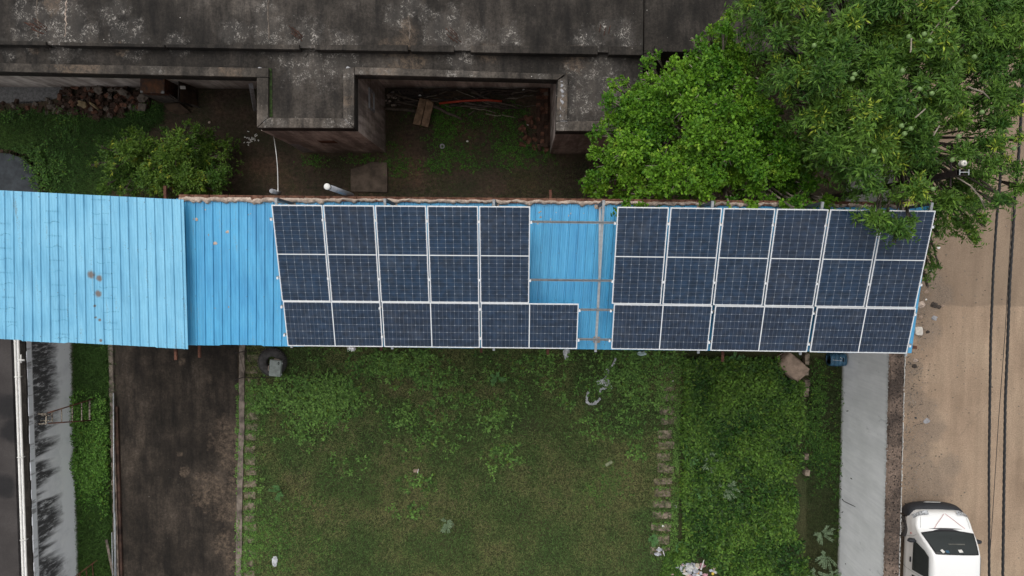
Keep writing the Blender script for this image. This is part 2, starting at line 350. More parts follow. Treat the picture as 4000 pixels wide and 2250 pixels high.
def m_brickwall():
    m = MT('brick_masonry'); sx = m.n('SeparateXYZ'); m.put(sx.inputs[0], m.pos); cb = m.n('CombineXYZ')
    m.put(cb.inputs[0], m.mth('ADD', sx.outputs[0], sx.outputs[1])); m.put(cb.inputs[1], sx.outputs[2])
    b = m.n('TexBrick'); m.put(b.inputs['Vector'], cb.outputs[0]); b.inputs['Scale'].default_value = 1.; b.inputs['Brick Width'].default_value = .24; b.inputs['Row Height'].default_value = .085; b.inputs['Mortar Size'].default_value = .008
    b.inputs['Color1'].default_value = (.16, .062, .038, 1); b.inputs['Color2'].default_value = (.095, .040, .028, 1); b.inputs['Mortar'].default_value = (.20, .17, .145, 1)
    c = m.mul(b.outputs[0], m.ramp(m.noise(1.2, 6, .7), [(.3, (.55, .55, .55)), (.7, (1.25, 1.25, 1.25))])); return m.fin(c, .95, b.outputs['Fac'], .4, .01)
M['masonry'] = m_brickwall(); M['lawn'] = m_lawn(); M['road'] = m_road()
def on_left(u, v):
    y0 = PS(-260, 1312, 7.02, 0, 0).y; return tuple(PS(u, v, 7.04, y0, math.tan(R_(4.0))))
M['roof'] = m_roofconc('weathered_roof_concrete', W_roof, T_roof, .56)
M['roof2'] = m_roofconc('mossy_concrete', [], [], .6)
M['coping'] = m_roofconc('worn_parapet_top', pts3([(1400, 300, .25), (1350, 285, .25), (1040, 480, .2), (1280, 485, .2), (1350, 475, .25), (2190, 485, .3), (2200, 400, .3), (2205, 330, .2), (600, 265, .3), (1100, 480, .2), (1800, 280, .6), (1500, 275, .4), (2100, 295, .3)], 4.55), pts3([(1500, 270, .5), (300, 255, .8), (2200, 400, .3), (900, 270, .4), (1360, 400, .2)], 4.55), 1.2)
M['yard'] = m_roofconc('stained_yard_concrete', [], [(P(u, v).x, P(u, v).y, 0, r) for u, v, r in [(712, 1415, .16), (815, 1480, .16), (706, 1770, .14), (725, 1840, .2), (768, 1858, .18), (900, 1720, .75), (880, 1660, .4), (915, 1800, .6), (840, 1920, .8), (900, 2000, .6), (880, 2120, .5), (910, 2200, .5), (920, 1900, .5)]], .5, (1.14, 1.0, .85))
M['plaster'] = m_wallplaster('stained_wall_plaster'); M['whitewash'] = m_whitewall(); M['greypaint'] = m_greywall()
M['plaster_pale'] = simple('pale_plaster_patch', (.26, .26, .27), .9, .25, 6)
M['blue_old'] = m_blue('sky_blue_sheet_steel', (.13, .375, .55), (.175, .44, .61), .8, [on_left(355, 1073)+(.11,), on_left(387, 1087)+(.095,), on_left(383, 1148)+(.10,), on_left(370, 1195)+(.04,), on_left(392, 1330)+(.05,), on_left(373, 1240)+(.035,), on_left(388, 1250)+(.045,)])
M['blue_new'] = m_blue('bright_blue_sheet_steel', (.046, .27, .49), (.068, .33, .55), .6)
M['cells'] = m_panelcell()
M['alu'] = simple('anodised_aluminium', (.66, .67, .68), .4, .06, 20, .1, .5, .05)
M['galv'] = simple('galvanised_steel', (.33, .345, .355), .45, .18, 14, .45, .5, .1)
M['railm'] = simple('dusty_steel_channel', (.24, .245, .25), .5, .2, 14, .4, .5, .1)
M['rust'] = simple('rusty_steel', (.085, .035, .022), .85, .5, 9, .1, .3, .4)
M['mortar'] = simple('rough_mortar', (.35, .28, .23), .95, .35, 7, bump=.8)
M['brick'] = simple('red_brick', (.115, .045, .028), .95, .55, 5, bump=.5, c2=(.17, .085, .055))
M['brick_brown'] = simple('sooty_brick', (.045, .026, .018), .95, .45, 5, bump=.5)
M['brick_grey'] = simple('lime_crusted_brick', (.115, .095, .078), .95, .4, 5, bump=.5)
M['black'] = simple('dark_void', (.006, .006, .006), .95, .2)
M['paver'] = simple('worn_paving_slab', (.105, .088, .060), .95, .6, 5, bump=.6, c2=(.27, .215, .165))
M['kerb'] = simple('worn_kerb_concrete', (.14, .115, .095), .95, .55, 3.5, bump=.6)
M['gravel'] = simple('pale_gritty_concrete', (.135, .132, .13), .95, .3, 12, bump=.9)
M['slate'] = simple('blue_grey_slab', (.040, .046, .052), .9, .3, 3, bump=.4)
M['pvc'] = simple('grey_plastic_pipe', (.34, .35, .38), .4, .12, 6)
M['white'] = simple('white_plastic', (.60, .59, .56), .45, .1, 8)
M['wood'] = simple('weathered_planks', (.20, .135, .085), .9, .45, 6, bump=.6)
M['darkwood'] = m_deadwood(); M['branch'] = simple('bark', (.085, .070, .055), .9, .4, 9); M['twig'] = simple('pale_twig_bark', (.22, .19, .15), .9, .3, 9)
M['rubber'] = simple('dusty_tyre_rubber', (.050, .047, .046), .85, .35, 9)
M['case'] = simple('chalky_grey_green_paint', (.20, .225, .21), .65, .25, 7)
M['bluecan'] = simple('faded_blue_plastic', (.030, .085, .14), .5, .35, 7)
M['stone'] = simple('dusty_sackcloth', (.25, .185, .14), .95, .25, 6, bump=.7)
M['leaf'] = leafmat('leaves'); M['grass'] = leafmat('grass_blades', .7, .15)
M['orange'] = simple('orange_pipe_plastic', (.35, .045, .022), .5, .2, 5)
M['cable'] = simple('black_cable_insulation', (.018, .018, .019), .5, .2, 10)
M['soot'] = simple('dark_brown_steel', (.022, .015, .014), .7, .35, 9)
M['sheetplastic'] = simple('translucent_film', (.42, .43, .44), .35, .4, 14)
M['foil'] = simple('crumpled_foil', (.75, .74, .74), .3, .1, 10, .6)

# ================================================================ ground
def sheet(name, px, z, mat, kind='structure'):
    mb = MB(); pts = [(P(u, v, z).x, P(u, v, z).y) for u, v in px] if len(px[0]) == 2 else [(a, b) for a, b, _ in px]
    mb.add([(x, y, z) for x, y in pts], [tuple(range(len(pts)))])
    o = mb.build(name, mat); me = o.data
    if me.polygons[0].normal.z < 0: me.flip_normals()
    return tag(o, kind=kind)
sheet('ground', [(-60, -60, 0), (60, -60, 0), (60, 60, 0), (-60, 60, 0)], 0, M['soil'])
XW = P(3280, 1800).x                       # foot of the pale grey boundary wall (10.7 m)
sheet('lawn', [(P(945, 1380).x, -2.0, 0), (XW+.1, -2.0, 0), (XW+.1, -30, 0), (P(925, 2250).x-.15, -30, 0)], .004, M['lawn'])
sheet('grass_strip_ground', [(P(296, 1500).x, -2.0, 0), (P(436, 1500).x, -2.0, 0), (P(436, 1500).x, -30, 0), (P(296, 1500).x, -30, 0)], .004, M['lawn'])
sheet('yard_paving', [(P(452, 1500).x, -1.0, 0), (P(934, 1500).x, -1.0, 0), (P(922, 2250).x-.06, -30, 0), (P(452, 1500).x, -30, 0)], .02, M['yard'])
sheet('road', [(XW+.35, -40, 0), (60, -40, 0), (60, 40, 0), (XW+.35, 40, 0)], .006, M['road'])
sheet('gritty_path', [(-300, 318), (0, 318), (262, 326), (262, 372), (190, 392), (120, 404), (0, 404), (-300, 410)], .012, M['gravel'])
# kerb between yard and lawn
mb = MB()
pr = [(P(938, 1345, .1).x, -2.2), (P(934, 1600, .1).x, P(934, 1600, .1).y), (P(924, 2000, .1).x, P(924, 2000, .1).y), (P(920, 2600, .1).x, P(920, 2600, .1).y)]
pr2 = [(x+.19, y) for x, y in pr]; n = 46
L1 = []; 
for i in range(n):
    t = i/(n-1)*3; k = min(int(t), 2); f = t-k
    L1.append((pr[k][0]*(1-f)+pr[k+1][0]*f, pr[k][1]*(1-f)+pr[k+1][1]*f))
outl = [(x+random.uniform(-.015, .015), y) for x, y in L1]+[(x+.18+random.uniform(-.02, .02), y) for x, y in L1[::-1]]
mb.prism(outl, 0, .11); struct('kerb', mb, M['kerb'])
mb = MB()                                   # broken low brick line in the groundcover
for i in range(26):
    v = 1390+i*20.5
    if random.random() < .4: continue
    p = P(3143+random.uniform(-3, 3), v, .12); mb.obox(p, random.uniform(.12, .19), .20, random.uniform(.30, .42), Matrix.Rotation(random.uniform(-.12, .12), 3, 'Z'))
struct('brick_edging', mb, M['paver'])
mb = MB()                                   # low kerb on the far side of the yard
xk = P(433, 1500).x
for i in range(60):
    y = -2.1-i*.16
    mb.box(xk+random.uniform(-.02, .02), xk+.15, y-.155, y, 0, .10+random.uniform(-.015, .015))
struct('yard_kerb', mb, M['kerb'])

# ================================================================ north building
def xy(u, v, z): p = P(u, v, z); return (p.x, p.y)
ZR = 4.42
bld = empty('flat_roof_building', (-3, 8, 0), 'dark stained concrete building with flat roofs, parapets and two projecting blocks', 'building')
outer = [(-500, 269), (1003, 301), (1003, 499), (1384, 501), (1383, 291), (2176, 311), (2171, 512), (2520, 516), (2512, 345)]
poly = [xy(u, v, 4.5) for u, v in outer]+[(poly_x, 16) for poly_x in (3.25, -22)]
x1 = xy(2512, 345, 4.5)[0]; poly[-2] = (x1, 16)
mb = MB(); mb.prism(poly, 4.05, ZR); mb.build('roof_slab', M['roof'], bld)
# upper roof level behind the mossy upstand
mb = MB(); up = [xy(-500, 167, 4.62), xy(0, 172, 4.62), xy(1000, 184, 4.62), xy(2000, 199, 4.62), xy(2512, 205, 4.62)]
mb.prism(up+[(x1, 16), (-22, 16)], ZR+.003, 4.60); mb.build('upper_roof', M['roof'], bld)
mb = MB(); e2 = [xy(2518, 205, 4.62), xy(2556, 203, 4.62), xy(2562, 178, 4.62), xy(3300, 190, 4.62)]
mb.prism([xy(2518, 205, 4.6), xy(2556, 203, 4.6), xy(2556, 200, 4.6), xy(3300, 210, 4.6), (11.0, 16), (x1+.004, 16)], 4.0, 4.52); mb.build('upper_roof', M['roof'], bld)
mb = MB(); mb.prism([xy(2558, 201, 4.66), xy(3300, 212, 4.66), xy(3300, 190, 4.66), xy(2558, 176, 4.66)], 4.524, 4.68)
mb.prism([xy(2516, 260, 4.5), xy(2556, 262, 4.5), xy(2556, 206, 4.6), xy(2516, 206, 4.6)], 2.0, 4.5); mb.build('parapet', M['roof2'], bld)
# the mossy upstand, broken where starter bars come up
mb = MB()
def ustrip(u0, u1):
    yt = lambda u: 157+u*.0235 if u < 1000 else 166+14*(u-0)/2500
    yb = lambda u: 167+u*.0165
    mb.prism([xy(u0, yt(u0), 4.7), xy(u1, yt(u1), 4.7), xy(u1, yb(u1)+6, 4.7), xy(u0, yb(u0)+6, 4.7)], 4.2, 4.68)
for a, b in [(-500, 176), (232, 640), (646, 1168), (1228, 1592), (1604, 1772), (1838, 2335), (2378, 2512)]: ustrip(a, b)
mb.build('roof_upstand', M['roof2'], bld, bevel=.01)
# parapet strips standing on the slab edge
mb = MB(); Z = 4.54
def strip(pts): mb.prism([xy(u, v, Z) for u, v in pts], ZR+.002, Z+random.uniform(-.004, .004))
strip([(-500, 237), (1048, 266), (1048, 302), (1003, 301), (-500, 269)])
strip([(1003, 303), (1047, 304), (1047, 458), (1003, 498)]) ; strip([(1005, 499), (1048, 460), (1340, 462), (1382, 500)])
strip([(1341, 461), (1341, 268), (1383, 262), (1383, 498)]); strip([(1385, 262), (1600, 268), (2000, 283), (2205, 290), (2178, 311), (1385, 291)])
strip([(2180, 312), (2218, 291), (2216, 470), (2172, 472)]); strip([(2172, 474), (2350, 472), (2512, 476), (2512, 514), (2172, 511)])
mb.build('parapet', M['coping'], bld, bevel=.012)
for u, v, s in [(1362, 268, .08), (1350, 300, .06), (1365, 296, .07), (1040, 448, .06), (1030, 470, .08), (1020, 455, .05), (1278, 484, .07), (1302, 482, .05), (1360, 474, .09), (1350, 470, .06), (2190, 485, .13), (2200, 478, .1),
                (2205, 500, .07), (1016, 268, .07), (1034, 275, .05), (1074, 480, .05), (1090, 468, .04), (500, 152, .06), (505, 152, .05), (1500, 110, .04), (640, 262, .03)]:
    mb = MB(); mb.rock(P(u, v, 4.5), s, s*.8, .022, u, .35, 1); mb.build('mortar_crust', M['plaster_pale'], bld)
mb = MB()
mb.tube([P(2192+random.uniform(-5, 7), 318+i*7.2, 4.5) for i in range(22)], [.03+random.random()*.03 for i in range(22)], 6); mb.build('mortar_ridge', M['plaster_pale'], bld)
mb = MB(); mb.prism([xy(1049, 266, 4.44), xy(1062, 268, 4.44), xy(1064, 456, 4.44), xy(1049, 456, 4.44)], ZR+.001, ZR+.02)
mossm = simple('moss', (.012, .020, .006), .95, .6, 12, bump=.8, c2=(.03, .055, .012)); mb.build('moss_line', mossm, bld)
# walls: recessed under the slab in the two courts, flush on the projecting blocks
mb = MB(); tx0, tx1, ty = -7.22, -4.578, 3.47; sx0, sx1, sy = .925, x1-.01, 3.40
w1 = [xy(-500, 333, 0), xy(0, 331, 0), xy(1003, 345, 0)]; yw = P(1800, 345).y
mb.prism([(-22, w1[0][1]), (tx0, w1[2][1]), (tx0, ty), (tx1, ty), (tx1, yw+.05), (sx0, yw-.02), (sx0, sy), (sx1, sy), (sx1, 7.4), (10.9, 7.4), (10.9, 15.9), (-22, 15.9)], 0, 4.047)
wl = mb.build('wall', M['plaster'], bld)
M['lifted_plaster'] = m_wallplaster('shade_lifted_plaster', (.72, .66, .61), (.36, .31, .28))  # plaster colour lightened to offset the shade under the roof overhang
mb = MB(); mb.prism([(tx1+.003, yw+.04), (tx1+.003, yw+.02), (sx0-.003, yw-.05), (sx0-.003, yw-.03)], 0, 4.04); mb.build('lightened_wall_face', M['lifted_plaster'], bld)  # thin sheets added over the court walls to carry the lightened colour
mb = MB(); mb.prism([(-21.9, w1[0][1]+.02), (-21.9, w1[0][1]-.03), (tx0-.96, w1[2][1]-.02), (tx0-.96, w1[2][1]+.03)], 0, 4.04); mb.build('lightened_wall_face', M['lifted_plaster'], bld)
# window with plaster surround in the side wall of the left block
c = [PX(1441, 352, tx1+.01), PX(1457, 372, tx1+.01), PX(1457, 443, tx1+.01), PX(1442, 418, tx1+.01)]
y0, y1, z0, z1 = min(p.y for p in c), max(p.y for p in c), 1.5, 2.3
y0, y1 = PX(1450, 425, tx1).y, PX(1450, 362, tx1).y; z1 = PX(1441, 380, tx1).z; z0 = PX(1457, 400, tx1).z
win = MB()
for a in ((y0-.06, y1+.06, z1, z1+.07), (y0-.06, y1+.06, z0-.05, z0), (y0-.06, y0, z0+.002, z1-.002), (y1, y1+.06, z0+.002, z1-.002)): win.box(tx1+.002, tx1+.05, *a)
wo_ = win.build('window', M['plaster_pale'], bld); mb = MB(); mb.box(tx1+.001, tx1+.012, y0+.003, y1-.003, z0+.003, z1-.003); mb.build('pane', simple('dusty_glass', (.05, .04, .038), .3, .3), wo_)
# bricked up window in the front wall of the left block
a0 = PY(1252, 556, ty); a1 = PY(1316, 556, ty); zc = PY(1285, 553, ty).z
mb = MB(); mb.box(a0.x, a1.x, ty-.012, ty-.001, zc-.26, zc+.20); wf = mb.build('window', M['brick'], bld)
mb = MB(); mb.box(a0.x-.28, a0.x-.003, ty-.02, ty-.001, zc-.3, zc+.28); mb.box(a0.x-.002, a1.x+.05, ty-.035, ty-.001, zc+.201, zc+.26); mb.build('frame', M['plaster_pale'], wf)
mb = MB(); b0 = PY(1140, 568, ty); b1 = PY(1222, 595, ty); mb.add([(PY(u, v, ty-.006).x, ty-.006, max(.02, PY(u, v, ty-.006).z)) for u, v in [(1128, 561), (1165, 563), (1225, 592), (1185, 597)]], [(0, 1, 2, 3)]); mb.build('plaster_patch', M['plaster_pale'], bld)
mb = MB(); b0 = PY(808, 306, w1[2][1]-.03); b1 = PY(945, 306, w1[2][1]-.03); yq = w1[2][1]-.1; mb.box(b0.x, b1.x, yq, yq+.13, 2.1, 2.9); mb.build('window', simple('whitewashed_boards', (.28, .30, .31), .8, .2, 5), bld)
mb = MB(); mb.box(tx0-.95, tx0-.15, yq, yq+.12, 0, 2.7); mb.build('doorway', M['black'], bld)
# repaired joints running across the upper roof
for pts_ in ([(262, -20), (256, 40), (258, 90), (253, 150)], [(146, -10), (143, 50), (150, 100), (148, 150)], [(1050, -10), (1047, 50), (1052, 110), (1049, 160)], [(1597, 60), (1602, 110), (1598, 160)]):
    mb = MB(); W_ = []
    for (u0, v0), (u1, v1) in zip(pts_, pts_[1:]):
        for k in range(8): t = k/8; W_.append(P(u0+(u1-u0)*t+random.uniform(-2.5, 2.5), v0+(v1-v0)*t, 4.60))
    mb.tube(W_, [random.uniform(.006, .026) for _ in W_], 6); mb.build('joint_filler', M['brick_grey'] if pts_[0][0] != 262 else M['mortar'], bld)
# starter bars
for (u, v, n) in [(195, 140, 9), (1208, 160, 7), (1800, 165, 7), (2352, 165, 3)]:
    mb = MB()
    for i in range(n):
        p = P(u+random.uniform(-24, 24) if n > 3 else u+(i-1)*18, v+random.uniform(-10, 26), 4.4); a = random.uniform(-1, .2)
        q_ = p+Vector((-.12+a*.25, .10+random.random()*.16, .30+random.random()*.2)) if n > 3 else p+Vector((.05, .3, .35))
        mb = MB(); mb.tube([p-Vector((0, 0, .15)), p, (p+q_)/2+Vector((0, 0, .03)), q_], .009, 5); mb.build('starter_bar', M['rust'], bld)
    for i in range(12): mb = MB(); mb.rock(P(u+random.gauss(0, 30), v+12+random.gauss(0, 16), 4.45), .05+random.random()*.07, .05+random.random()*.05, .03, i+u, .4, 1); mb.build('mortar_crust', M['roof'], bld)
# free standing leaning post by the dark doorway
mb = MB(); a = P(985, 338, 2.6); b = P(995, 432, .05); mb.bar(P(981, 335, 2.4), P(996, 425, 0), .16, .12)
thing('concrete_post', mb, M['plaster_pale'], 'pale leaning concrete post in front of the dark doorway', 'post', bevel=.01)

# ================================================================ left low building with streaked white wall
XL = P(300, 1800).x
lb = empty('low_building', (XL-3, -12, 0), 'low building with white wall streaked black and a plain dark roof at the left edge', 'building')
yN = -2.05
mb = MB(); mb.box(XL-9, XL, -28, yN, 0, 2.18); mb.build('wall', M['whitewash'], lb)
mb = MB()
for i in range(90):
    y = yN-.02-i*.29; mb.box(XL-.20+random.uniform(-.008, .008), XL-.012+random.uniform(-.02, .008), y-.29, y-.001, 2.183, 2.25+random.uniform(-.01, .012))
mb.build('mossy_ledge', M['roof2'], lb)
mb = MB(); mb.box(XL-9.05, XL-.40, -28, 1.5, 2.183, 2.30)
rf = MT('plain_dark_screed'); f = rf.noise(.8, 5, .6); darkb = rf.patches([tuple(P(30, 1590, 2.3))+(.5,), tuple(P(50, 1680, 2.3))+(.45,), tuple(P(20, 1900, 2.3))+(.4,)], 1.5, .5)
cc = rf.mix(rf.rng(f, .3, .7), (.030, .026, .025), (.050, .044, .042)); cc = rf.mix(rf.mth('MULTIPLY', darkb, .8), cc, (.008, .008, .009)); cc = rf.mul(cc, rf.ramp(rf.noise(35, 3, .7), [(.3, (.8, .8, .8)), (.7, (1.2, 1.2, 1.2))]))
mb.build('roof', rf.fin(cc, .9, rf.noise(30, 3), .3, .01), lb)
xp = P(72, 1800, 2.5).x
mb = MB(); mb.tube([(xp-.035, -1.6, 2.42), (xp-.035, -28, 2.42)], .036, 10); mb.tube([(xp+.055, -1.6, 2.41), (xp+.055, -28, 2.41)], .033, 10)
pj = P(84, 1405, 2.42); mb.tube([(xp+.05, pj.y, 2.42), (pj.x+.08, pj.y-.02, 2.40)], .03, 8); mb.tube([(xp+.13, pj.y-.1, 2.42), (xp+.13, pj.y+.16, 2.42)], .02, 8)
for y in (-3.7, -6.2, -8.8): mb.box(xp-.075, xp+.095, y-.012, y+.012, 2.31, 2.46)
thing('water_pipe', mb, M['white'], 'white double pipe running along the edge of the dark roof at left', 'pipe', smooth=True)

# ================================================================ right boundary wall
def wall_marks():
    for pts_ in ([(3290, 1950), (3297, 1958), (3312, 1966), (3330, 1974), (3342, 1980)], [(3308, 1606), (3315, 1605)], [(3289, 2002), (3294, 1998)], [(3284, 1908), (3289, 1914)], [(3303, 2200), (3304, 2206)], [(3324, 1868), (3329, 1872)]):
        mb = MB(); mb.tube([PX(u, v, XW-.001) for u, v in pts_], [.018]+[.012]*(len(pts_)-2)+[.007], 5); mb.build('crack', M['black'], bw)
bw = empty('boundary_wall', (XW+.2, -6, 0), 'tall pale grey boundary wall with a rough dark coping beside the dirt road', 'wall')
mb = MB(); mb.box(XW, XW+.42, -28, 4.6, 0, 2.95); mb.build('wall', M['greypaint'], bw); wall_marks()
nx, ny = 12, 520; mb = MB(); vs = []; fs = []
for j in range(ny+1):
    for i in range(nx+1):
        x = XW-.012+(.452)*i/nx; y = -14+18.5*j/ny
        edge = 1 if i in (0, nx) else 0
        z = 3.0+.030*(mnoise.noise(Vector((x*9, y*9, 1)))+.7*mnoise.noise(Vector((x*22, y*22, 4))))-edge*.06
        vs.append((x+(random.uniform(-.012, .012) if edge else 0), y, z))
for j in range(ny):
    for i in range(nx): a = j*(nx+1)+i; fs.append((a, a+1, a+nx+2, a+nx+1))
mb.add(vs, fs)
cp = MT('rough_dark_coping'); f = cp.noise(1.2, 5, .6); g = cp.noise(28, 5, .8); v = cp.voro(13)
cc = cp.mix(cp.rng(f, .35, .68), (.065, .050, .042), (.20, .150, .120)); cc = cp.mul(cc, cp.ramp(g, [(.33, (.35, .35, .35)), (.68, (1.8, 1.75, 1.7))])); cc = cp.mix(cp.mth('MULTIPLY', cp.rng(v.outputs['Distance'], .34, .20), cp.rng(cp.noise(7, 2), .38, .5)), cc, (.006, .006, .006))
M['copingrough'] = cp.fin(cc, .95, g, 1, .05)
mb.build('coping', M['copingrough'], bw)
mb = MB()
for i in range(430):
    y = -11.5+13.5*random.random(); x = XW+.03+.37*random.random(); h = random.uniform(.02, .06); a = random.uniform(0, 6.3)
    dx, dy = math.cos(a)*random.uniform(.012, .03), math.sin(a)*random.uniform(.012, .03)
    mb.add([(x-dx, y-dy, 2.99), (x+dx, y+dy, 2.99), (x+dx*.3, y+dy*.2, 2.99+h+.02), (x-dx*.2+.006, y-dy*.2+.006, 2.99)], [(0, 1, 2), (1, 3, 2), (3, 0, 2)])
gl = mb.build('glass_shards', simple('bottle_glass_shards', (.06, .055, .045), .35, .8, 15, c2=(.20, .19, .17)), bw); gl['kind'] = 'stuff'
mb = MB()
for i in range(170):
    if random.random() < .12: continue
    y = -2.3-i*.055; mb.box(XW+.424, XW+.446+random.uniform(-.008, .006), y-.054, y, 2.7, 2.99+random.uniform(-.015, .015))
mb.build('whitewash_edge', simple('lime_edge', (.36, .35, .33), .9, .4, 12), bw)
# ================================================================ sheds with corrugated roofs
def prof(s):
    """height of the trapezoid ribbed sheet, metres, at s metres across"""
    k = (s % .205)
    if k < .012: return .028*k/.012
    if k < .034: return .028
    if k < .046: return .028*(1-(k-.034)/.012)
    for c in (.095, .150):
        if abs(k-c) < .010: return .004*(1-abs(k-c)/.010)
    return 0.
SL = math.tan(R_(4.0))
class Roof:
    def __init__(s, zs, px, jag=.0):
        s.y0 = PS(px[3][0], px[3][1], zs, 0, 0).y; s.zs = zs
        s.c = [PS(u, v, zs, s.y0, SL) for u, v in px]    # TL TR BR BL
        s.w = (s.c[1]-s.c[0]).length
    def at(s, m_, t, h=0.):
        f = m_/s.w; a = s.c[0].lerp(s.c[1], f); b = s.c[3].lerp(s.c[2], f); p = a.lerp(b, t); p.z += prof(m_)+h; return p
    def build(s, name, mat, parent, off=0.):
        ss = set(); k = 0.
        while k < s.w:
            for d in (0, .012, .034, .046, .085, .095, .105, .140, .150, .160): 
                if k+d < s.w: ss.add(round(k+d, 4))
            k += .205
        ss = sorted(ss)+[s.w]; nt = 9; mb = MB(); vs = []; fs = []
        for i, m_ in enumerate(ss):
            sh = int(m_/1.025) ; jt = (random.Random(sh).random()-.5)*.008
            for j in range(nt+1):
                t = j/nt; tt = t*(1+jt) if j == nt else t
                p = s.at(m_, tt, (.004 if sh % 2 else 0)+.008*mnoise.noise(Vector((m_*.6, t*2.5, 3)))); vs.append(p)
        n = nt+1
        for i in range(len(ss)-1):
            for j in range(nt): fs.append((i*n+j, i*n+j+1, (i+1)*n+j+1, (i+1)*n+j))
        mb.add(vs, fs); o = mb.build(name, mat, parent)
        md = o.modifiers.new('thickness', 'SOLIDIFY'); md.thickness = .003; md.offset = -1
        return o
# long shed under the solar panels
rb = Roof(6.75, [(690, 775), (3640, 806), (3560, 1379), (700, 1346)])
shed = empty('shed', (1.5, -.5, 0), 'long shed with bright blue ribbed sheet roof carrying the solar panels', 'shed')
rb.build('roof', M['blue_new'], shed)
yn = rb.c[0].y; ys = rb.c[3].y; xw = rb.c[0].x; xe = rb.c[2].x
mb = MB(); a = P(700, 760, 7.05); b = P(3640, 790, 7.05)
nl = [(a.x, a.y-.0), (b.x, b.y), (b.x, b.y-.23), (a.x, a.y-.23)]; yi = a.y-.23
mb.prism([(a.x, a.y-.02), (b.x-.3, b.y-.02), (b.x-.3, b.y-.2), (a.x, a.y-.2)], 0, rb.c[0].z-.06)
mb.prism([(a.x, ys+.30), (a.x, ys+.14), (xe-.3, rb.c[2].y+.14), (xe-.3, rb.c[2].y+.30)], 0, 6.62)
mb.prism([(xe-.55, rb.c[2].y+.31), (xe-.31, rb.c[2].y+.31), (xe-.31, b.y-.21), (xe-.55, b.y-.21)], 0, 6.6)
mb.build('wall', M['masonry'], shed)
# brick top course and the lumpy mortar bedding over the sheet edge
mb = MB(); k = 0; x = a.x
while x < b.x-.4:
    t = (x-a.x)/(b.x-a.x); y = a.y+(b.y-a.y)*t; wd = random.uniform(.10, .24)
    mb.prism([(x, y), (x+wd-.01, y), (x+wd-.01, y-.12), (x, y-.12)], rb.c[0].z-.055, rb.c[0].z+.06+random.uniform(-.01, .02)); x += wd
mb.build('brick_course', M['brick'], shed)
mb = MB(); x = a.x
vs = []; fs = []; NX = 700; NY = 7
for i in range(NX+1):
    t = i/NX; x = a.x+(b.x-.4-a.x)*t; y = a.y+(b.y-a.y)*t-.035-.03*mnoise.noise(Vector((x*4, 0, 0)))
    wd = .10+.05*mnoise.noise(Vector((x*3.1, 5, 0)))+.05*mnoise.noise(Vector((x*9, 2, 0)))
    if t < .2: wd += .04
    for j in range(NY+1):
        f = j/NY; yy = y-wd*f
        z = rb.c[0].z+.035+.055*math.sin(math.pi*min(1, f*1.05))**.5+.022*mnoise.noise(Vector((x*14, yy*14, 0)))-(.05 if j in (0, NY) else 0)
        vs.append((x, yy, z))
for i in range(NX):
    for j in range(NY): q0 = i*(NY+1)+j; fs.append((q0, q0+1, q0+NY+2, q0+NY+1))
mb.add(vs, fs); mb.build('mortar_bed', M['mortar'], shed)
mb = MB()
for i in range(60):
    m_ = random.uniform(.2, rb.w-1); t = abs(random.gauss(0, .05))+.05
    s_ = random.uniform(.012, .032); mb.rock(rb.at(m_, t), s_, s_*.9, .008, i, .4, 1)
for m_, t in [(1.2, .22), (.45, .14), (.9, .3), (11.7, .08)]: mb.rock(rb.at(m_, t), .06, .045, .015, m_, .4, 1)
mb.build('mortar_splash', M['mortar'], shed)
for (u, v, z, ln) in [(777, 1352, 6.55, .28), (2140, 1365, 6.5, .13), (2824, 1378, 6.5, .22), (1488, 1352, 6.5, .12), (1880, 1358, 6.5, .12)]:
    mb = MB(); p = P(u, v, z); mb.box(p.x-.03, p.x+.03, p.y-ln, p.y+.3, z-.05, z); mb.build('purlin_end', M['rust'], shed)
mb = MB(); p = P(2150, 768, 6.9); mb.box(p.x-.03, p.x+.03, p.y-.1, p.y+.16, 6.84, 6.9); mb.build('purlin_end', M['rust'], shed)
mb = MB(); p = P(3568, 1358, 6.6); mb.box(p.x-.3, p.x+.10, p.y-.035, p.y+.035, 6.5, 6.58); mb.build('purlin_end', M['rust'], shed)
def screws(rf, name, parent, skip):
    mb = MB(); k = 0.023
    while k < rf.w-.05:
        if not skip(k):
            for t in (.03, .34, .66, .965): mb.lathe([(0, .006), (.009, .005), (.012, 0)], rf.at(k, t, .001), 6)
        k += .41
    mb.build(name, simple('screw_heads', (.10, .16, .20), .5), parent)['kind'] = 'stuff'
screws(rb, 'roof_screws', shed, lambda k: False)
# paler shed at the left, a little higher
ra = Roof(7.02, [(-260, 730), (718, 780), (735, 1363), (-260, 1312)])
sh2 = empty('shed', (-10, -.5, 0), 'left shed with paler sky blue ribbed roof overlapping the long one', 'shed')
ra.build('roof', M['blue_old'], sh2); screws(ra, 'roof_screws', sh2, lambda k: False)
mb = MB(); c0, c1, c2, c3 = ra.c
mb.prism([(c0.x+.2, c0.y-.25), (c1.x-.5, c1.y-.25), (c2.x-.5, c2.y+.3), (c3.x+.2, c3.y+.3)], 0, 6.93); mb.build('wall', M['masonry'], sh2)
for (u, v, z, dy) in [(684, 1364, 6.85, -.26), (644, 776, 7.1, .3)]:
    mb = MB(); p = P(u, v, z); y0_, y1_ = sorted((p.y-.3*math.copysign(1, dy), p.y+dy)); mb.box(p.x-.03, p.x+.03, y0_, y1_, z-.06, z); mb.build('purlin_end', M['rust'], sh2)
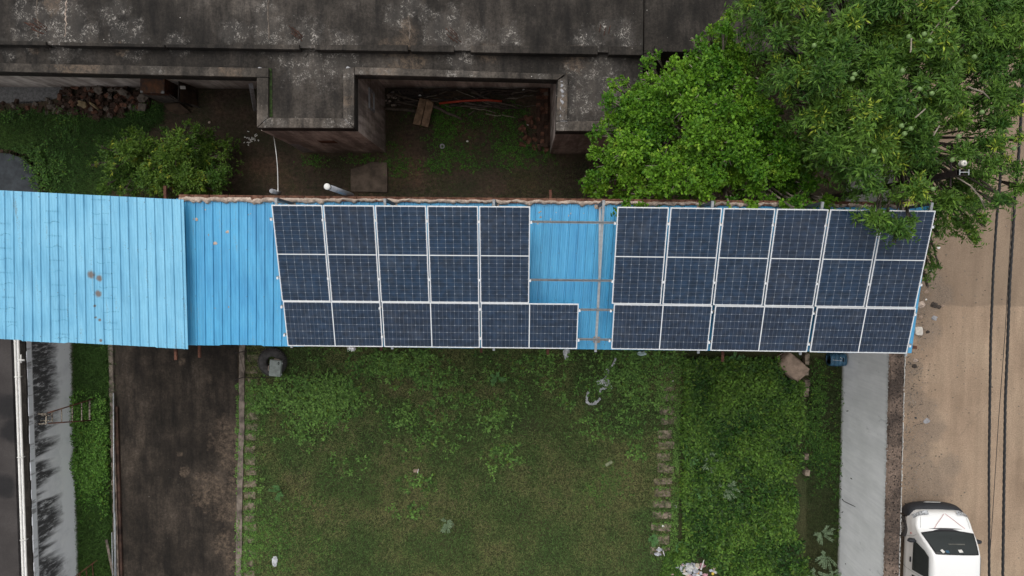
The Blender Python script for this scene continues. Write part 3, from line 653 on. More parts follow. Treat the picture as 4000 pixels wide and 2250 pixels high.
# printed lettering and trade mark strokes down three sheets, lying on the ribs
def text_mesh(body, size):
    cu = bpy.data.curves.new('t', 'FONT'); cu.body = body; cu.size = size; cu.resolution_u = 1
    o = bpy.data.objects.new('t', cu); col.objects.link(o); bpy.context.view_layer.update()
    me = o.to_mesh(); V = [v.co.copy() for v in me.vertices]; Fc = [tuple(p.vertices) for p in me.polygons]; o.to_mesh_clear()
    bpy.data.objects.remove(o); bpy.data.curves.remove(cu); return V, Fc
prm = simple('faded_print', (.085, .27, .40), .6, .4, 25)
tv, tf = text_mesh('COLOUR ROOF', .052); tw = max(v.x for v in tv)
mb = MB()
L0 = ra.w
def sm(u, v):   # pixel to metres across and fraction down
    p = PS(u, v, ra.zs, ra.y0, SL); best = (p-ra.c[0]).dot((ra.c[1]-ra.c[0]).normalized())
    t = (ra.c[0].lerp(ra.c[1], best/ra.w).y-p.y)/(ra.c[0].y-ra.c[3].y)
    return best, t
H_ = (ra.c[0]-ra.c[3]).length
def put(V, Fc, m0, t0, flip):
    vs = []
    for v in V:
        x, y = (v.x, v.y) if not flip else (-v.x, -v.y)
        vs.append(ra.at(m0+x*.33/tw*1. if True else 0, t0-y/H_, .0045+.004))
    mb.add(vs, Fc)
def arc(cx, t0, flip):
    N_ = 14; vs = []; sg = -1 if flip else 1
    for i in range(N_+1):
        a_ = math.pi*(1.02+.95*i/N_); r1, r2 = .10, .045
        for rr in (1, .86):
            x = cx+sg*r1*rr*math.cos(a_); y = sg*r2*(rr if rr == 1 else .74)*math.sin(a_)*1.; vs.append(ra.at(x, t0-y/H_, .0085))
    mb.add(vs, [(2*i, 2*i+1, 2*i+3, 2*i+2) for i in range(N_)])
    for dx in (.14, .20, .26):
        x = cx+sg*dx; pts_ = [ra.at(x+e, t0+f, .0085) for e, f in ((0, 0), (.045, 0), (.045, .003), (0, .003))]; mb.add(pts_, [(0, 1, 2, 3)])
for (u, v0, flip) in [(385, 783, False), (208, 822, True), (20, 870, True), (-170, 800, True)]:
    for i in range(8):
        v = v0+i*96; m0, t0 = sm(u+i*9, v)
        if t0 > .97: continue
        mb = MB(); put(tv, tf, m0+(.165 if flip else -.165), t0, flip); mb.build('printed_lettering', prm, sh2)
        _, t1 = sm(u+i*9, v+48 if v+48 < 1300 else v+20)
        mb = MB(); arc(m0+(.05 if flip else -.05), t1, flip); mb.build('printed_mark', prm, sh2)

# ================================================================ solar array
M['darksteel'] = simple('dark_angle_steel', (.075, .085, .095), .5, .3, 12, .3)  # dark steel of the north posts
AS = math.tan(R_(16))
ANG = R_(16)
LP, WP = 2.225, 1.108
def panel_meshes():
    fr = MB(); fw, ft = .020, .035; a, b = WP/2, LP/2
    fr.box(-a, a, b-fw, b, -ft, 0); fr.box(-a, a, -b, -b+fw, -ft, 0); fr.box(-a, -a+fw, -b+fw+.0005, b-fw-.0005, -ft, -.0005); fr.box(a-fw, a, -b+fw+.0005, b-fw-.0005, -ft, -.0005)
    me = bpy.data.meshes.new('cells'); a -= fw; b -= fw
    me.from_pydata([(-a, -b, -.004), (a, -b, -.004), (a, b, -.004), (-a, b, -.004)], [], [(0, 1, 2, 3)])
    uv = me.uv_layers.new(name='UVMap'); e = .05
    for i, c in enumerate([(-e, -e*2), (6+e, -e*2), (6+e, 24+e*2), (-e, 24+e*2)]): uv.data[i].uv = c
    me.materials.append(M['cells'])
    bk = MB(); bk.box(-a+.001, a-.001, -b+.001, b-.001, -.012, -.007)
    return fr, me, bk
fr, cells_me, bk = panel_meshes()
proto_f = fr.build('frame', M['alu'], bevel=.002); proto_b = bk.build('backsheet', M['white']); proto_c = bpy.data.objects.new('cells', cells_me)
first = True
def ord_(k): return ['first', 'second', 'third', 'fourth', 'fifth', 'sixth', 'seventh', 'eighth', 'ninth', 'tenth', 'eleventh', 'twelfth', 'thirteenth', 'fourteenth', 'fifteenth', 'sixteenth', 'seventeenth', 'eighteenth', 'nineteenth', 'twentieth'][k]
def place_panel(c, ux, land, label):
    global first
    root = empty('solar_panel', c, label, 'solar panel', 'solar panels above the blue roof')
    ux = ux.normalized(); up = Vector((0, -AS, 1)).normalized(); up = (up-ux*up.dot(ux)).normalized(); vy = up.cross(ux)
    Mx = Matrix((ux, vy, up)).transposed()
    if land: Mx = Mx @ Matrix.Rotation(math.pi/2, 3, 'Z')
    root.rotation_euler = Mx.to_euler()
    for pr in (proto_f, proto_c, proto_b):
        o = pr if first else pr.copy()
        if not first or pr is proto_c: col.objects.link(o)
        o.parent = root
    first = False
def plane_pt(u, v, zb): return PS(u, v, zb, -2.07, AS)
ZL, ZRt = 7.25, 7.25
def block(tl, tr, bl, br, n, zb, land, words):
    a, b, c, d = (plane_pt(*p, zb) for p in (tl, tr, bl, br))
    for i in range(n):
        f0, f1 = (i+.5)/n, (i+.5)/n
        top = a.lerp(b, f0); bot = c.lerp(d, f1); place_panel((top+bot)/2, (b-a)+(d-c), land, words(i))
    return a, b, c, d
pw = ['leftmost', 'second from left', 'middle', 'second from right', 'rightmost']
block((1057, 800), (2074, 810), (1100, 1177), (2068, 1182), 5, ZL, False, lambda i: f'{pw[i]} upright solar panel in the left array upper row')
block((1105, 1181), (2262, 1190), (1118, 1348), (2258, 1361), 3, ZL, True, lambda i: ['leftmost', 'middle', 'rightmost'][i]+' sideways solar panel in the lower row of the left array')
pw2 = ['leftmost upright panel of the right array, beside the blue roof gap', 'second upright panel from left in the right array', 'third upright panel from left in the right array', 'fourth upright panel from left in the right array', 'fifth upright panel of the right array, overhung by leaves at its right', 'rightmost upright panel of the right array, half hidden under hanging leaves']
block((2407, 809), (3657, 824), (2389, 1186), (3580, 1203), 6, ZRt, False, lambda i: pw2[i])
block((2391, 1188), (3581, 1205), (2384, 1364), (3551, 1382), 3, ZRt, True, lambda i: ['leftmost', 'middle', 'rightmost'][i]+' sideways solar panel in the lower row of the right array')
# long rails, with their clamps
nm = ['topmost', 'second', 'third', 'lowest']
def rail(k, pl, pr_):
    a = PS(*pl, ZL-.065, -2.07, AS); b = PS(*pr_, ZRt-.065, -2.07, AS); m_ = a.lerp(b, .5)
    root = empty('mounting_rail', m_, f'{nm[k]} of the long steel rails running under both solar arrays', 'rail', 'rails under the solar panels')
    t = (b-a).normalized(); up = Vector((0, -AS, 1)).normalized(); sd_ = up.cross(t)
    Mx = Matrix((t, sd_, up)).transposed(); L = (b-a).length; mb = MB()
    mb.obox(m_-up*.035, L, .045, .004, Mx); mb.obox(m_-sd_*.0205-up*.0145, L, .004, .038, Mx); mb.obox(m_+sd_*.0205-up*.0145, L, .004, .038, Mx)
    mb.obox(m_-sd_*.015+up*.003, L, .014, .003, Mx); mb.obox(m_+sd_*.015+up*.003, L, .014, .003, Mx)
    mb.build('channel', M['railm'], root); return a, b, root, Mx, up
rails = [rail(0, (1052, 855), (3652, 885)), rail(1, (1080, 1083), (3602, 1110)), rail(2, (1096, 1183+13), (3580, 1226)), rail(3, (1108, 1306), (3562, 1348))]
for k, (a, b, root, Mx, up) in enumerate(rails):
    L = b.x-a.x; us = {0: [1060, 1261, 1465, 1668, 1872, 2075, 2402, 2612, 2815, 3018, 3224, 3432, 3644], 1: [1085, 1282, 1480, 1676, 1874, 2071, 2392, 2592, 2790, 2990, 3190, 3392, 3598],
           2: [1100, 1483, 1875, 2264, 2386, 2780, 3178, 3576], 3: [1112, 1493, 1877, 2260, 2381, 2770, 3160, 3556]}[k]
    for u in us:
        vv = {0: 861, 1: 1092, 2: 1201, 3: 1322}[k]; zb = ZL if u < 2300 else ZRt; p0 = PS(u, vv+(u-1060)*.008, zb, -2.07, AS)
        tt = (p0.x-a.x)/L; p = a.lerp(b, tt)+up*.05
        mb = MB(); mb.obox(p, .030, .05, .05, Mx); mb.obox(p+up*.026, .040, .045, .006, Mx); mb.build('clamp', M['alu'], root)
# tilted support frames
nf = ['leftmost', 'second from left', 'third from left', 'middle one, in the gap between the arrays', 'third from right', 'second from right', 'rightmost']
for k, (un, us_) in enumerate([(1078, 1140), (1503, 1533), (1929, 1929), (2358, 2326), (2784, 2727), (3213, 3125), (3640, 3536)]):
    zb = ZL if k < 3 else (ZL+ZRt)/2 if k == 3 else ZRt
    n_ = PS(un, 773+k*3, zb-.15, -2.07, AS); s_ = PS(us_, 1357+k*5.5, zb-.15, -2.07, AS)
    root = empty('support_frame', (n_.x, -.4, 6.7), f'{nf[k]} galvanised support frame under the solar panels', 'support frame', 'frames holding up the solar panels')
    mb = MB(); mb.bar(n_, s_, .055, .05); mb.build('rafter', M['galv'], root)
    zr = rb.c[0].z-.02; mb = MB(); mb.bar(n_+Vector((.01, -.03, -.02)), (n_.x+.01, n_.y-.05, zr-.1), .06, .06); mb.build('post', M['darksteel'], root)
    mb = MB(); mb.bar(s_+Vector((0, .25, .0)), (s_.x, s_.y+.25, 6.8), .05, .05); mb.build('post', M['galv'], root)
    mb = MB(); mb.bar((n_.x+.028, n_.y-.06, zr+.10), (n_.x+.028, n_.y-1.6, zr+.06), .045, .05); mb.build('brace', M['galv'], root)
    for yy, zz in ((n_.y-.05, zr+.02), (s_.y+.25, 6.80)):
        mb = MB(); mb.box(n_.x-.08, n_.x+.08, yy-.07, yy+.07, zz, zz+.015); mb.rock((n_.x, yy, zz), .1, .09, .035, k, .3, 1); mb.build('foot_plate', M['mortar'], root)
# vent pipe, stub and cord
base = P(1357, 757, 6.9); zt = 8.55
vp = empty('vent_pipe', base, 'grey plastic vent pipe standing up from the brick wall top', 'pipe')
mb = MB(); mb.tube([base-Vector((0, 0, .4)), Vector((base.x, base.y, zt))], .06, 20); mb.build('pipe', M['pvc'], vp, True)
mb = MB(); mb.lathe([(.0, zt+.05), (.055, zt+.05), (.067, zt+.035), (.067, zt-.02), (.062, zt-.02)], (base.x, base.y, 0), 20); mb.build('cap', M['white'], vp, True)
mb = MB()
for i in range(9): a_ = i*2*math.pi/9; mb.obox((base.x+.063*math.cos(a_), base.y+.063*math.sin(a_), zt-.06), .012, .012, .06, Matrix.Rotation(a_, 3, 'Z'))
mb.build('vent_slot', M['black'], vp)
st = P(1088, 753, 6.95); mb = MB(); mb.tube([st, (st.x, st.y, 7.38)], .05, 14); mb.lathe([(0, 7.4), (.05, 7.4), (.055, 7.37)], (st.x, st.y, 0), 14)
thing('pipe_stub', mb, M['plaster_pale'], 'short pale pipe stub on the wall top where a white cord ends', 'pipe', smooth=True)
mb = MB(); a = PY(1069, 532, ty-.02); a.z = min(a.z, 4.0); b = P(1086, 748, 7.3)
pts_ = [a.lerp(b, i/14)-Vector((0, 0, .10*math.sin(math.pi*i/14))) for i in range(15)]; mb.tube(pts_, .010, 6)
thing('cord', mb, M['white'], 'thin white cord strung from the stained building to the shed', 'cord', smooth=True)

# ================================================================ overhead cables and pole
def cable(px, z0, label, r=.030, strands=3, name='power_cable'):
    ctr = [P(u, v, z0) for u, v in px]; cum = [0]
    for i in range(1, len(ctr)): cum.append(cum[-1]+(ctr[i]-ctr[i-1]).length)
    N_ = int(cum[-1]/.045) if strands > 1 else 60; line = []
    for i in range(N_+1):
        d = cum[-1]*i/N_; k = max(j for j in range(len(cum)) if cum[j] <= d+1e-9); k = min(k, len(ctr)-2)
        f = (d-cum[k])/(cum[k+1]-cum[k]); line.append((ctr[k].lerp(ctr[k+1], f)-Vector((0, 0, .0)), d))
    mb = MB()
    for s_ in range(strands):
        pts_ = []
        for p, d in line:
            ph = 2*math.pi*(d/.52+s_/strands); rr = r*.62 if strands > 1 else 0
            pts_.append(p+Vector((math.cos(ph)*rr, 0, math.sin(ph)*rr)))
        mb.tube(pts_, r*.68 if strands > 1 else r, 6, cap=False)
    thing(name, mb, M['cable'], label, 'cable', 'cables over the road', smooth=True)
M['plaster_white'] = simple('porcelain', (.50, .48, .43), .3)
CZ = 6.6
cable([(3940, -300), (3925, 400), (3919, 540), (3903, 750), (3893, 855), (3880, 1062), (3870, 1321), (3863, 1825), (3864, 2250), (3866, 2700)], CZ, 'left of the two thick twisted black cables over the dirt road', .024)
cable([(4020, -300), (4000, 200), (3990, 430), (3978, 621), (3966, 750), (3957, 907), (3944, 1114), (3936, 1340), (3927, 1562), (3921, 1956), (3917, 2250), (3912, 2700)], CZ, 'right hand thick twisted black cable over the dirt road', .026)
cable([(3960, 700), (3926, 1300), (3900, 1650), (3873, 2080), (3850, 2400)], CZ-.3, 'thin black wire crossing between the two thick cables', .007, 1, 'thin_wire')
pt = P(3765, 673, 8.6)
pole = empty('utility_pole', (pt.x, pt.y, 0), 'dark brown square steel pole rising through the fruit tree', 'pole')
mb = MB(); mb.box(pt.x-.10, pt.x+.10, pt.y-.06, pt.y-.052, 0, 8.6); mb.box(pt.x-.10, pt.x+.10, pt.y+.052, pt.y+.06, 0, 8.6); mb.box(pt.x-.004, pt.x+.004, pt.y-.0515, pt.y+.0515, 0, 8.6); mb.box(pt.x-.10, pt.x-.092, pt.y-.0515, pt.y+.0515, 0, 8.52); mb.build('shaft', M['soot'], pole)
mb = MB(); mb.box(pt.x-.10, pt.x-.085, pt.y-.06, pt.y+.06, 8.6, 8.62); mb.box(pt.x+.085, pt.x+.10, pt.y-.06, pt.y+.06, 8.6, 8.62); mb.box(pt.x-.084, pt.x+.084, pt.y-.008, pt.y+.008, 8.6, 8.62); mb.build('cap_bars', M['galv'], pole)
mb = MB(); mb.tube([(pt.x-.02, pt.y+.30, 8.2), (pt.x-.02, pt.y-.25, 8.2)], .02, 8); ins = P(3768, 637, 8.5); mb.tube([(ins.x, ins.y, 8.15), (ins.x, ins.y, 8.4)], .015, 8); mb.build('cross_arm', M['soot'], pole)
mb = MB(); mb.lathe([(0, 8.50), (.03, 8.505), (.062, 8.49), (.066, 8.46), (.05, 8.44), (.07, 8.41), (.05, 8.36), (0, 8.34)], (ins.x, ins.y, 0), 24); mb.build('insulator', M['plaster_white'], pole, True)
mb = MB(); mb.lathe([(0, 8.53), (.014, 8.53), (.02, 8.50)], (ins.x, ins.y, 0), 12); mb.build('bolt', M['galv'], pole, True)
# ================================================================ loose things in the north yard
def brick_obj(name, me, loc, rot, sc, label, cat, group, mat=None):
    o = bpy.data.objects.new(name, me); col.objects.link(o); o.location = loc; o.rotation_euler = rot; o.scale = sc
    return tag(o, label, cat, group)
def brick_mesh(mat, k, chip=.012):
    bm = bmesh.new(); bmesh.ops.create_cube(bm, size=1); bmesh.ops.subdivide_edges(bm, edges=bm.edges[:], cuts=2, use_grid_fill=True)
    for v in bm.verts:
        c = sum(abs(abs(x)-.5) < 1e-4 for x in v.co); n_ = mnoise.noise_vector(v.co*3+Vector((k*7., 0, 0)))
        v.co = Vector((v.co.x*.23, v.co.y*.11, v.co.z*.075))*(1-.05*(c == 3))+n_*chip
        v.co.z += .0375
    me = bpy.data.meshes.new('brick'); bm.to_mesh(me); bm.free(); me.materials.append(mat); return me
bms = [brick_mesh(M[k], i, c) for i, (k, c) in enumerate([('brick', .014), ('brick_brown', .016), ('brick_brown', .012), ('brick_grey', .022), ('brick_brown', .03), ('brick', .03), ('brick_grey', .03)])]
poly_r = [(-60, 410), (60, 398), (225, 385), (262, 330), (320, 328), (430, 322), (548, 332), (552, 370), (585, 372), (590, 412), (545, 448), (440, 455), (380, 470), (330, 452), (240, 445), (120, 446), (-60, 455)]
cnt = 0; rr_ = random.Random(3); placed = []
while cnt < 190:
    u = rr_.uniform(-60, 600); v = rr_.uniform(318, 472)
    if not inpoly(np.array([u]), np.array([v]), poly_r)[0]: continue
    if u < 230 and rr_.random() < .45: continue
    hgt = .32*math.exp(-((u-410)/150)**2-((v-385)/55)**2)
    p = P(u, v, hgt+.01); k = rr_.choices(range(7), [3, 5, 5, 2, 4, 2, 2])[0]
    s = rr_.choice([1, 1, .75, .55, .5])
    brick_obj('brick', bms[k], (p.x, p.y, hgt*rr_.uniform(.55, 1)+.0), (rr_.uniform(-.6, .6), rr_.uniform(-.5, .5), rr_.uniform(0, 3.1)), (s, rr_.uniform(.85, 1.3), 1.05), 'rough brick lying in the rubble heap by the left wall of the stained building', 'brick', 'bricks in the rubble heap')
    cnt += 1
mb = MB(); mb.add([(P(u, v, .0).x, P(u, v, .0).y, .012) for u, v in poly_r], [tuple(range(len(poly_r)))])
for i in range(60): 
    u = rr_.uniform(250, 580); v = rr_.uniform(335, 455); mb.rock(P(u, v, .04), .12, .1, .10*math.exp(-((u-410)/160)**2)+.02, i, .4, 1)
thing('rubble_dirt', mb, M['soil'], 'dark crumbled earth filling the brick rubble heap', 'rubble', kind='stuff')
for (u, v, a_, s_) in [(323, 408, 1.2, (.16, .26)), (365, 412, .9, (.06, .24)), (556, 380, .2, (.26, .2)), (383, 352, .1, (.2, .18)), (478, 360, 1.2, (.15, .28))]:
    mb = MB(); mb.rock((0, 0, 0), s_[0]*.7, s_[1]*.7, .06, u, .3, 2, M=Matrix.Rotation(a_, 3, 'Z')); p = P(u, v, .38); mb.v = [tuple(Vector(x)+p) for x in mb.v]
    thing('stone', mb, simple('yellowish_rubble', (.20, .15, .085), .95, .3, 6) if u in (323, 365) else M['brick_grey'], {323: 'yellowish broken stone on the rubble heap', 365: 'long thin pale stone sliver on the rubble heap', 556: 'large grey broken stone at the right end of the rubble heap', 383: 'flat grey stone near the top edge of the rubble heap', 478: 'upright pale stone in the middle top of the rubble heap'}[u], 'stone')
mb = MB(); q4 = [xy(541, 402, .35), xy(573, 406, .35), xy(566, 434, .35), xy(539, 430, .35)]; mb.prism(q4, .30, .36); thing('tile_piece', mb, M['brick_grey'], 'square broken tile piece lying at the lower right of the rubble heap', 'tile', bevel=.005)
# rusty cabinet and open crate
cab = empty('metal_cabinet', P(595, 340, 0), 'old metal cabinet with a rust orange top beside the brick rubble', 'cabinet')
Z = 1.25
mb = MB(); mb.prism([xy(548, 290, Z), xy(644, 292, Z), xy(641, 365, Z), xy(547, 361, Z)], Z-.03, Z)
rt = MT('flaking_rust'); f = rt.noise(4, 6, .7); cc = rt.ramp(f, [(.35, (.030, .028, .034)), (.5, (.10, .050, .028)), (.65, (.155, .068, .034))]); cc = rt.mix(rt.patches(pts3([(551, 360, .07), (636, 364, .09), (590, 367, .05)], Z), 9, .4), cc, (.25, .26, .26))
mb.build('top', rt.fin(cc, .8, f, .3), cab)
mb = MB(); mb.prism([xy(549, 291, Z), xy(643, 293, Z), xy(640, 363, Z), xy(548, 359, Z)], 0, Z-.032); mb.build('body', M['rust'], cab)
cr = empty('open_crate', P(690, 350, 0), 'dark open topped wooden crate with sloping side boards beside the rusty cabinet', 'crate')
Z = .95
A_, B_, C_, D_ = [P(*q_) for q_ in [(650, 292, Z), (700, 312, Z), (697, 396, Z), (648, 362, Z)]]
def wallq(a, b, name):
    mb = MB(); t = (b-a).normalized(); n_ = Vector((t.y, -t.x, 0))*.03
    mb.prism([(a.x, a.y), (b.x, b.y), (b.x+n_.x, b.y+n_.y), (a.x+n_.x, a.y+n_.y)], 0, Z); mb.build(name, M['darkwood'], cr)
wallq(B_, C_, 'side_board'); wallq(C_, D_, 'side_board'); wallq(D_, A_, 'side_board')
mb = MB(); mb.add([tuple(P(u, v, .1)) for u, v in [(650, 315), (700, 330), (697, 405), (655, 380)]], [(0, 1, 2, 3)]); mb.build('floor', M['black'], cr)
def board(name, corners, th, mat, label, cat, parent=None):
    vs = [Vector(c) for c in corners]; n_ = (vs[1]-vs[0]).cross(vs[2]-vs[0]).normalized()
    if n_.z < 0: n_ = -n_
    mb = MB(); N_ = len(vs); mb.add([tuple(v) for v in vs]+[tuple(v-n_*th) for v in vs], [tuple(range(N_)), tuple(range(N_, 2*N_))[::-1]]+[(i, i+N_, (i+1) % N_+N_, (i+1) % N_) for i in range(N_)])
    if parent: return mb.build(name, mat, parent)
    return thing(name, mb, mat, label, cat)
brown = simple('brown_ply', (.050, .032, .020), .9, .5, 4, bump=.5)
board('leaning_board', [P(702, 313, .9), P(765, 342, .15), P(772, 412, .1), P(703, 396, .85)], .03, brown, 'brown board sloping down to the right from the open crate', 'board')
board('leaning_board', [P(560, 372, .75), P(640, 366, .95), P(698, 398, .7), P(640, 402, .2)], .03, M['darkwood'], 'dark board sloping in front of the rusty cabinet', 'board')
board('plank', [P(640, 409, .22), P(698, 401, .25), P(745, 440, .12), P(700, 448, .06), P(662, 436, .06)], .03, brown, 'flat reddish brown board lying in the grass before the open crate', 'board')
board('plank', [P(706, 398, .4), P(712, 392, .4), P(782, 418, .1), P(778, 424, .1)], .03, M['darkwood'], 'thin dark lath leaning below the sloping brown board', 'plank')
mb = MB(); p = P(714, 342, .86); mb.obox(p, .16, .10, .01, Matrix.Rotation(.1, 3, 'Z') @ Matrix.Rotation(.6, 3, 'Y')); thing('label_card', mb, M['white'], 'small white card lying on the sloping brown board', 'card')
# court between the two blocks
cs = [P(1640, 383, .55), P(1664, 390, .57), P(1641, 490, .22), P(1612, 484, .20)]
pl = empty('plank_bundle', P(1650, 440, 0), 'short thick weathered plank pair leaning over the branch heap', 'plank')
board('board', cs, .07, M['wood'], None, None, pl); board('board', [P(1667, 388, .57), P(1693, 402, .55), P(1672, 497, .22), P(1645, 491, .22)], .07, M['wood'], None, None, pl)
def wig(a, b, amp, n_, seed):
    out = []
    for i in range(n_+1):
        t = i/n_; v = mnoise.noise_vector(Vector((t*3, seed*1.7, 0)))*amp; out.append(a.lerp(b, t)+v)
    return out
def branch(a, b, r0, r1, seed, mat, label, group, amp=.08):
    L = (b-a).length; n_ = max(4, int(L/.15)); pts_ = wig(a, b, amp, n_, seed); mb = MB(); mb.tube(pts_, [r0+(r1-r0)*i/n_ for i in range(n_+1)], 7)
    return thing('branch', mb, mat, label, 'branch', group, smooth=True)
rb_ = random.Random(21)
for i in range(48):
    u0 = rb_.uniform(1510, 2000); v0 = rb_.uniform(352, 412)+(8 if u0 > 1900 else 0); a_ = rb_.gauss(0, .35); L = rb_.uniform(60, 230)
    u1 = min(2110, u0+L*math.cos(a_)); v1 = min(max(v0+L*math.sin(a_), 350), 420)
    r = rb_.choice([.012, .016, .022, .03, .045]); z = rb_.uniform(.05, .34)
    pale = rb_.random() < .16
    branch(P(u0, v0, z), P(u1, v1, rb_.uniform(.04, .3)), r, r*.5, i, M['twig'] if pale and r < .02 else rb_.choice([M['darkwood'], M['branch'], M['darkwood']]), 'pale thin branch in the dead wood heap between the two blocks' if pale and r < .02 else 'dull brown branch in the dead wood heap between the two blocks', 'dead branches in the court', .10)
branch(P(1485, 424, .12), P(1625, 432, .16), .05, .055, 91, M['branch'], 'grey log lying at the left from the block wall to the planks', None, .03)
branch(P(1690, 415, .3), P(1805, 466, .05), .06, .04, 93, M['branch'], 'grey log slanting down to the right of the leaning planks', None, .05)
branch(P(1898, 446, .06), P(2015, 458, .06), .02, .012, 95, M['twig'], 'reddish pale curved branch on the weeds below the wood heap', None, .12)
branch(P(1835, 420, .08), P(1935, 440, .06), .016, .01, 97, M['twig'], 'thin pale forked stick on the weeds below the orange pipe', None, .08)
branch(P(1830, 448, .06), P(1858, 428, .06), .03, .02, 98, M['branch'], 'short grey stick standing out of the weeds', None, .03)
mb = MB(); a = P(1716, 404, .36); b = P(1905, 391, .34); b2 = P(1960, 396, .26); mb.tube([a, a.lerp(b, .5)+Vector((0, .03, 0)), b, b2], .036, 12)
thing('orange_pipe', mb, M['orange'], 'orange red plastic pipe lying on the dead wood heap', 'pipe', smooth=True)
mb = MB(); pb = [xy(1538, 350, .2), xy(1650, 343, .2), xy(1652, 366, .2), xy(1600, 374, .2), xy(1545, 366, .2)]; mb.prism(pb, .16, .2)
for i in range(5): p = P(1553+i*13 if i < 4 else 1630, 358, .21); mb.obox(p, .03, .03, .012, None, 1)
thing('perforated_board', mb, [M['darkwood'], M['black']], 'dark board with a row of holes against the back wall of the court', 'board')
for i in range(46):
    u = rb_.uniform(1508, 1572); v = rb_.uniform(358, 412); mb = MB(); p = P(u, v, .03); mb.rock((p.x, p.y, .03), .05, .04, .03, i, .4, 1)
    thing('rubble_stone', mb, rb_.choice([M['brick_grey'], M['mortar'], M['darkwood']]), 'small stone in the left corner of the court beside the wood heap', 'stone', 'small stones in the court corner')
mb = MB(); p = P(1531, 366, .15); mb.rock((p.x, p.y, .15), .07, .065, .06, 3, .25, 2); thing('pale_clay_lump', mb, M['plaster_pale'], 'pale round lump on the rubble in the left corner of the court', 'lump', smooth=True)
# neat brick stack in columns along the right block
rs = random.Random(5); nb = 0
for j in range(16):
    for i in range(4):
        u = 2148-i*15; v = 352+j*14.2
        if i == 3 and j > 9: continue
        p = P(u, v, .3); up_ = rs.random() < .6; k = rs.choices([0, 1, 2, 5], [2, 5, 5, 1])[0]
        if p.x > sx0-.10: continue
        z = .225 if rs.random() < .8 else .15
        brick_obj('brick', bms[k if not (j < 3 and i < 3) else rs.choice([3, 0, 5])], (p.x, p.y, z), (rs.uniform(-.05, .05), rs.uniform(-.05, .05), (math.pi/2 if up_ else 0)+rs.uniform(-.1, .1)), (.62 if not up_ else .55, 1.05, 1), 'brick in the stack along the right block wall', 'brick', 'bricks stacked in the court'); nb += 1
mb = MB(); mb.prism([xy(2098, 350, 0), xy(2153, 350, 0), xy(2150, 575, 0), xy(2098, 560, 0)], 0, .22); thing('brick_stack_core', mb, M['brick_brown'], 'lower courses of the brick stack along the right block wall', 'brick stack')
for i in range(34):
    u = rs.uniform(2035, 2145); v = rs.uniform(455, 588); p = P(u, v, .02)
    if p.x > sx0-.12: continue
    brick_obj('brick', bms[rs.choice([0, 5, 5, 1])], (p.x, p.y, rs.uniform(0, .06)), (rs.uniform(-.3, .3), rs.uniform(-.3, .3), rs.uniform(0, 3.1)), (rs.uniform(.5, 1), 1, 1), 'fallen red brick at the foot of the stack along the right block wall', 'brick', 'bricks fallen from the stack')
mb = MB(); p = P(1729, 573, 0); mb.lathe([(.03, .05), (.05, .07), (.055, .11), (.075, .12), (.085, .10), (.07, 0), (.0, 0)], (p.x, p.y, 0), 20); thing('clay_pot', mb, M['plaster_pale'], 'small pale round pot standing in the weeds of the court', 'pot', smooth=True)
mb = MB(); p = P(1833, 536, 0); mb.lathe([(.02, .03), (.035, .05), (.045, .03), (.035, 0)], (p.x, p.y, 0), 14); thing('green_ring', mb, simple('lime_plastic', (.09, .16, .03)), 'small green ring on the bare soil of the court', 'ring', smooth=True)
for (u, v, lab) in [(1826, 552, 'small white scrap on the bare soil of the court'), (2062, 487, 'crumpled white scrap beside the fallen bricks'), (2045, 350, 'pale blue white bottle piece at the back of the wood heap'), (1641, 372, 'white scrap above the leaning planks')]:
    mb = MB(); p = P(u, v, .05 if v > 400 else .35); mb.rock(p, .045, .03, .02, u, .5, 1); thing('litter_scrap', mb, M['white'], lab, 'litter')
rs = random.Random(8)
sl = [(1371, 660), (1410, 650), (1450, 632), (1511, 634), (1513, 700), (1512, 752), (1370, 748), (1369, 700)]
mb = MB(); mb.prism([xy(u, v, .1) for u, v in sl], 0, .10); thing('stone_slab', mb, simple('brown_stone_slab', (.10, .078, .060), .95, .4, 2.5, bump=.5, c2=(.15, .115, .088)), 'large brown stone slab with a broken top edge lying between block and shed', 'slab', bevel=.015)
mb = MB(); cx = [(-200, 585), (-20, 596), (35, 600), (82, 616), (118, 650), (140, 690), (156, 760), (-200, 760)]; mb.prism([xy(u, v, .1) for u, v in cx], 0, .10); thing('tank_cover', mb, M['slate'], 'blue grey concrete tank cover with a curved edge at the far left', 'tank cover', bevel=.01)
mb = MB(); rim = [(-60, 590), (30, 597), (90, 614), (130, 650), (155, 695), (172, 770)]
for i in range(5):
    (u0, v0), (u1, v1) = rim[i], rim[i+1]; n_ = 5
    for j in range(n_):
        p = P(u0+(u1-u0)*(j+.5)/n_+8, v0+(v1-v0)*(j+.5)/n_-4, .06); mb.obox(p, .11, .2, .12, Matrix.Rotation(math.atan2(v1-v0, u1-u0)*-1+math.pi/2+random.uniform(-.1, .1), 3, 'Z'))
thing('brick_edging', mb, M['brick_brown'], 'curved brown brick rim around the grey tank cover', 'brick rim')
rl = random.Random(4)
for i in range(34):
    u, v = rl.gauss(980, 14), rl.gauss(540, 13); p = P(u, v, .0); mb = MB(); mb.obox((p.x, p.y, .012), rl.uniform(.03, .06), rl.uniform(.015, .03), .008, Matrix.Rotation(rl.uniform(0, 3), 3, 'Z'))
    thing('paper_scrap', mb, M['white'], 'tiny white paper scrap strewn on the dark soil left of the block', 'paper scrap', 'paper scraps on the dark soil')
mb = MB(); p = P(818, 478, .05); mb.rock(p, .05, .045, .03, 3, .3, 1); thing('clay_shard', mb, M['mortar'], 'pinkish clay shard on the dark soil near the shrub', 'shard')

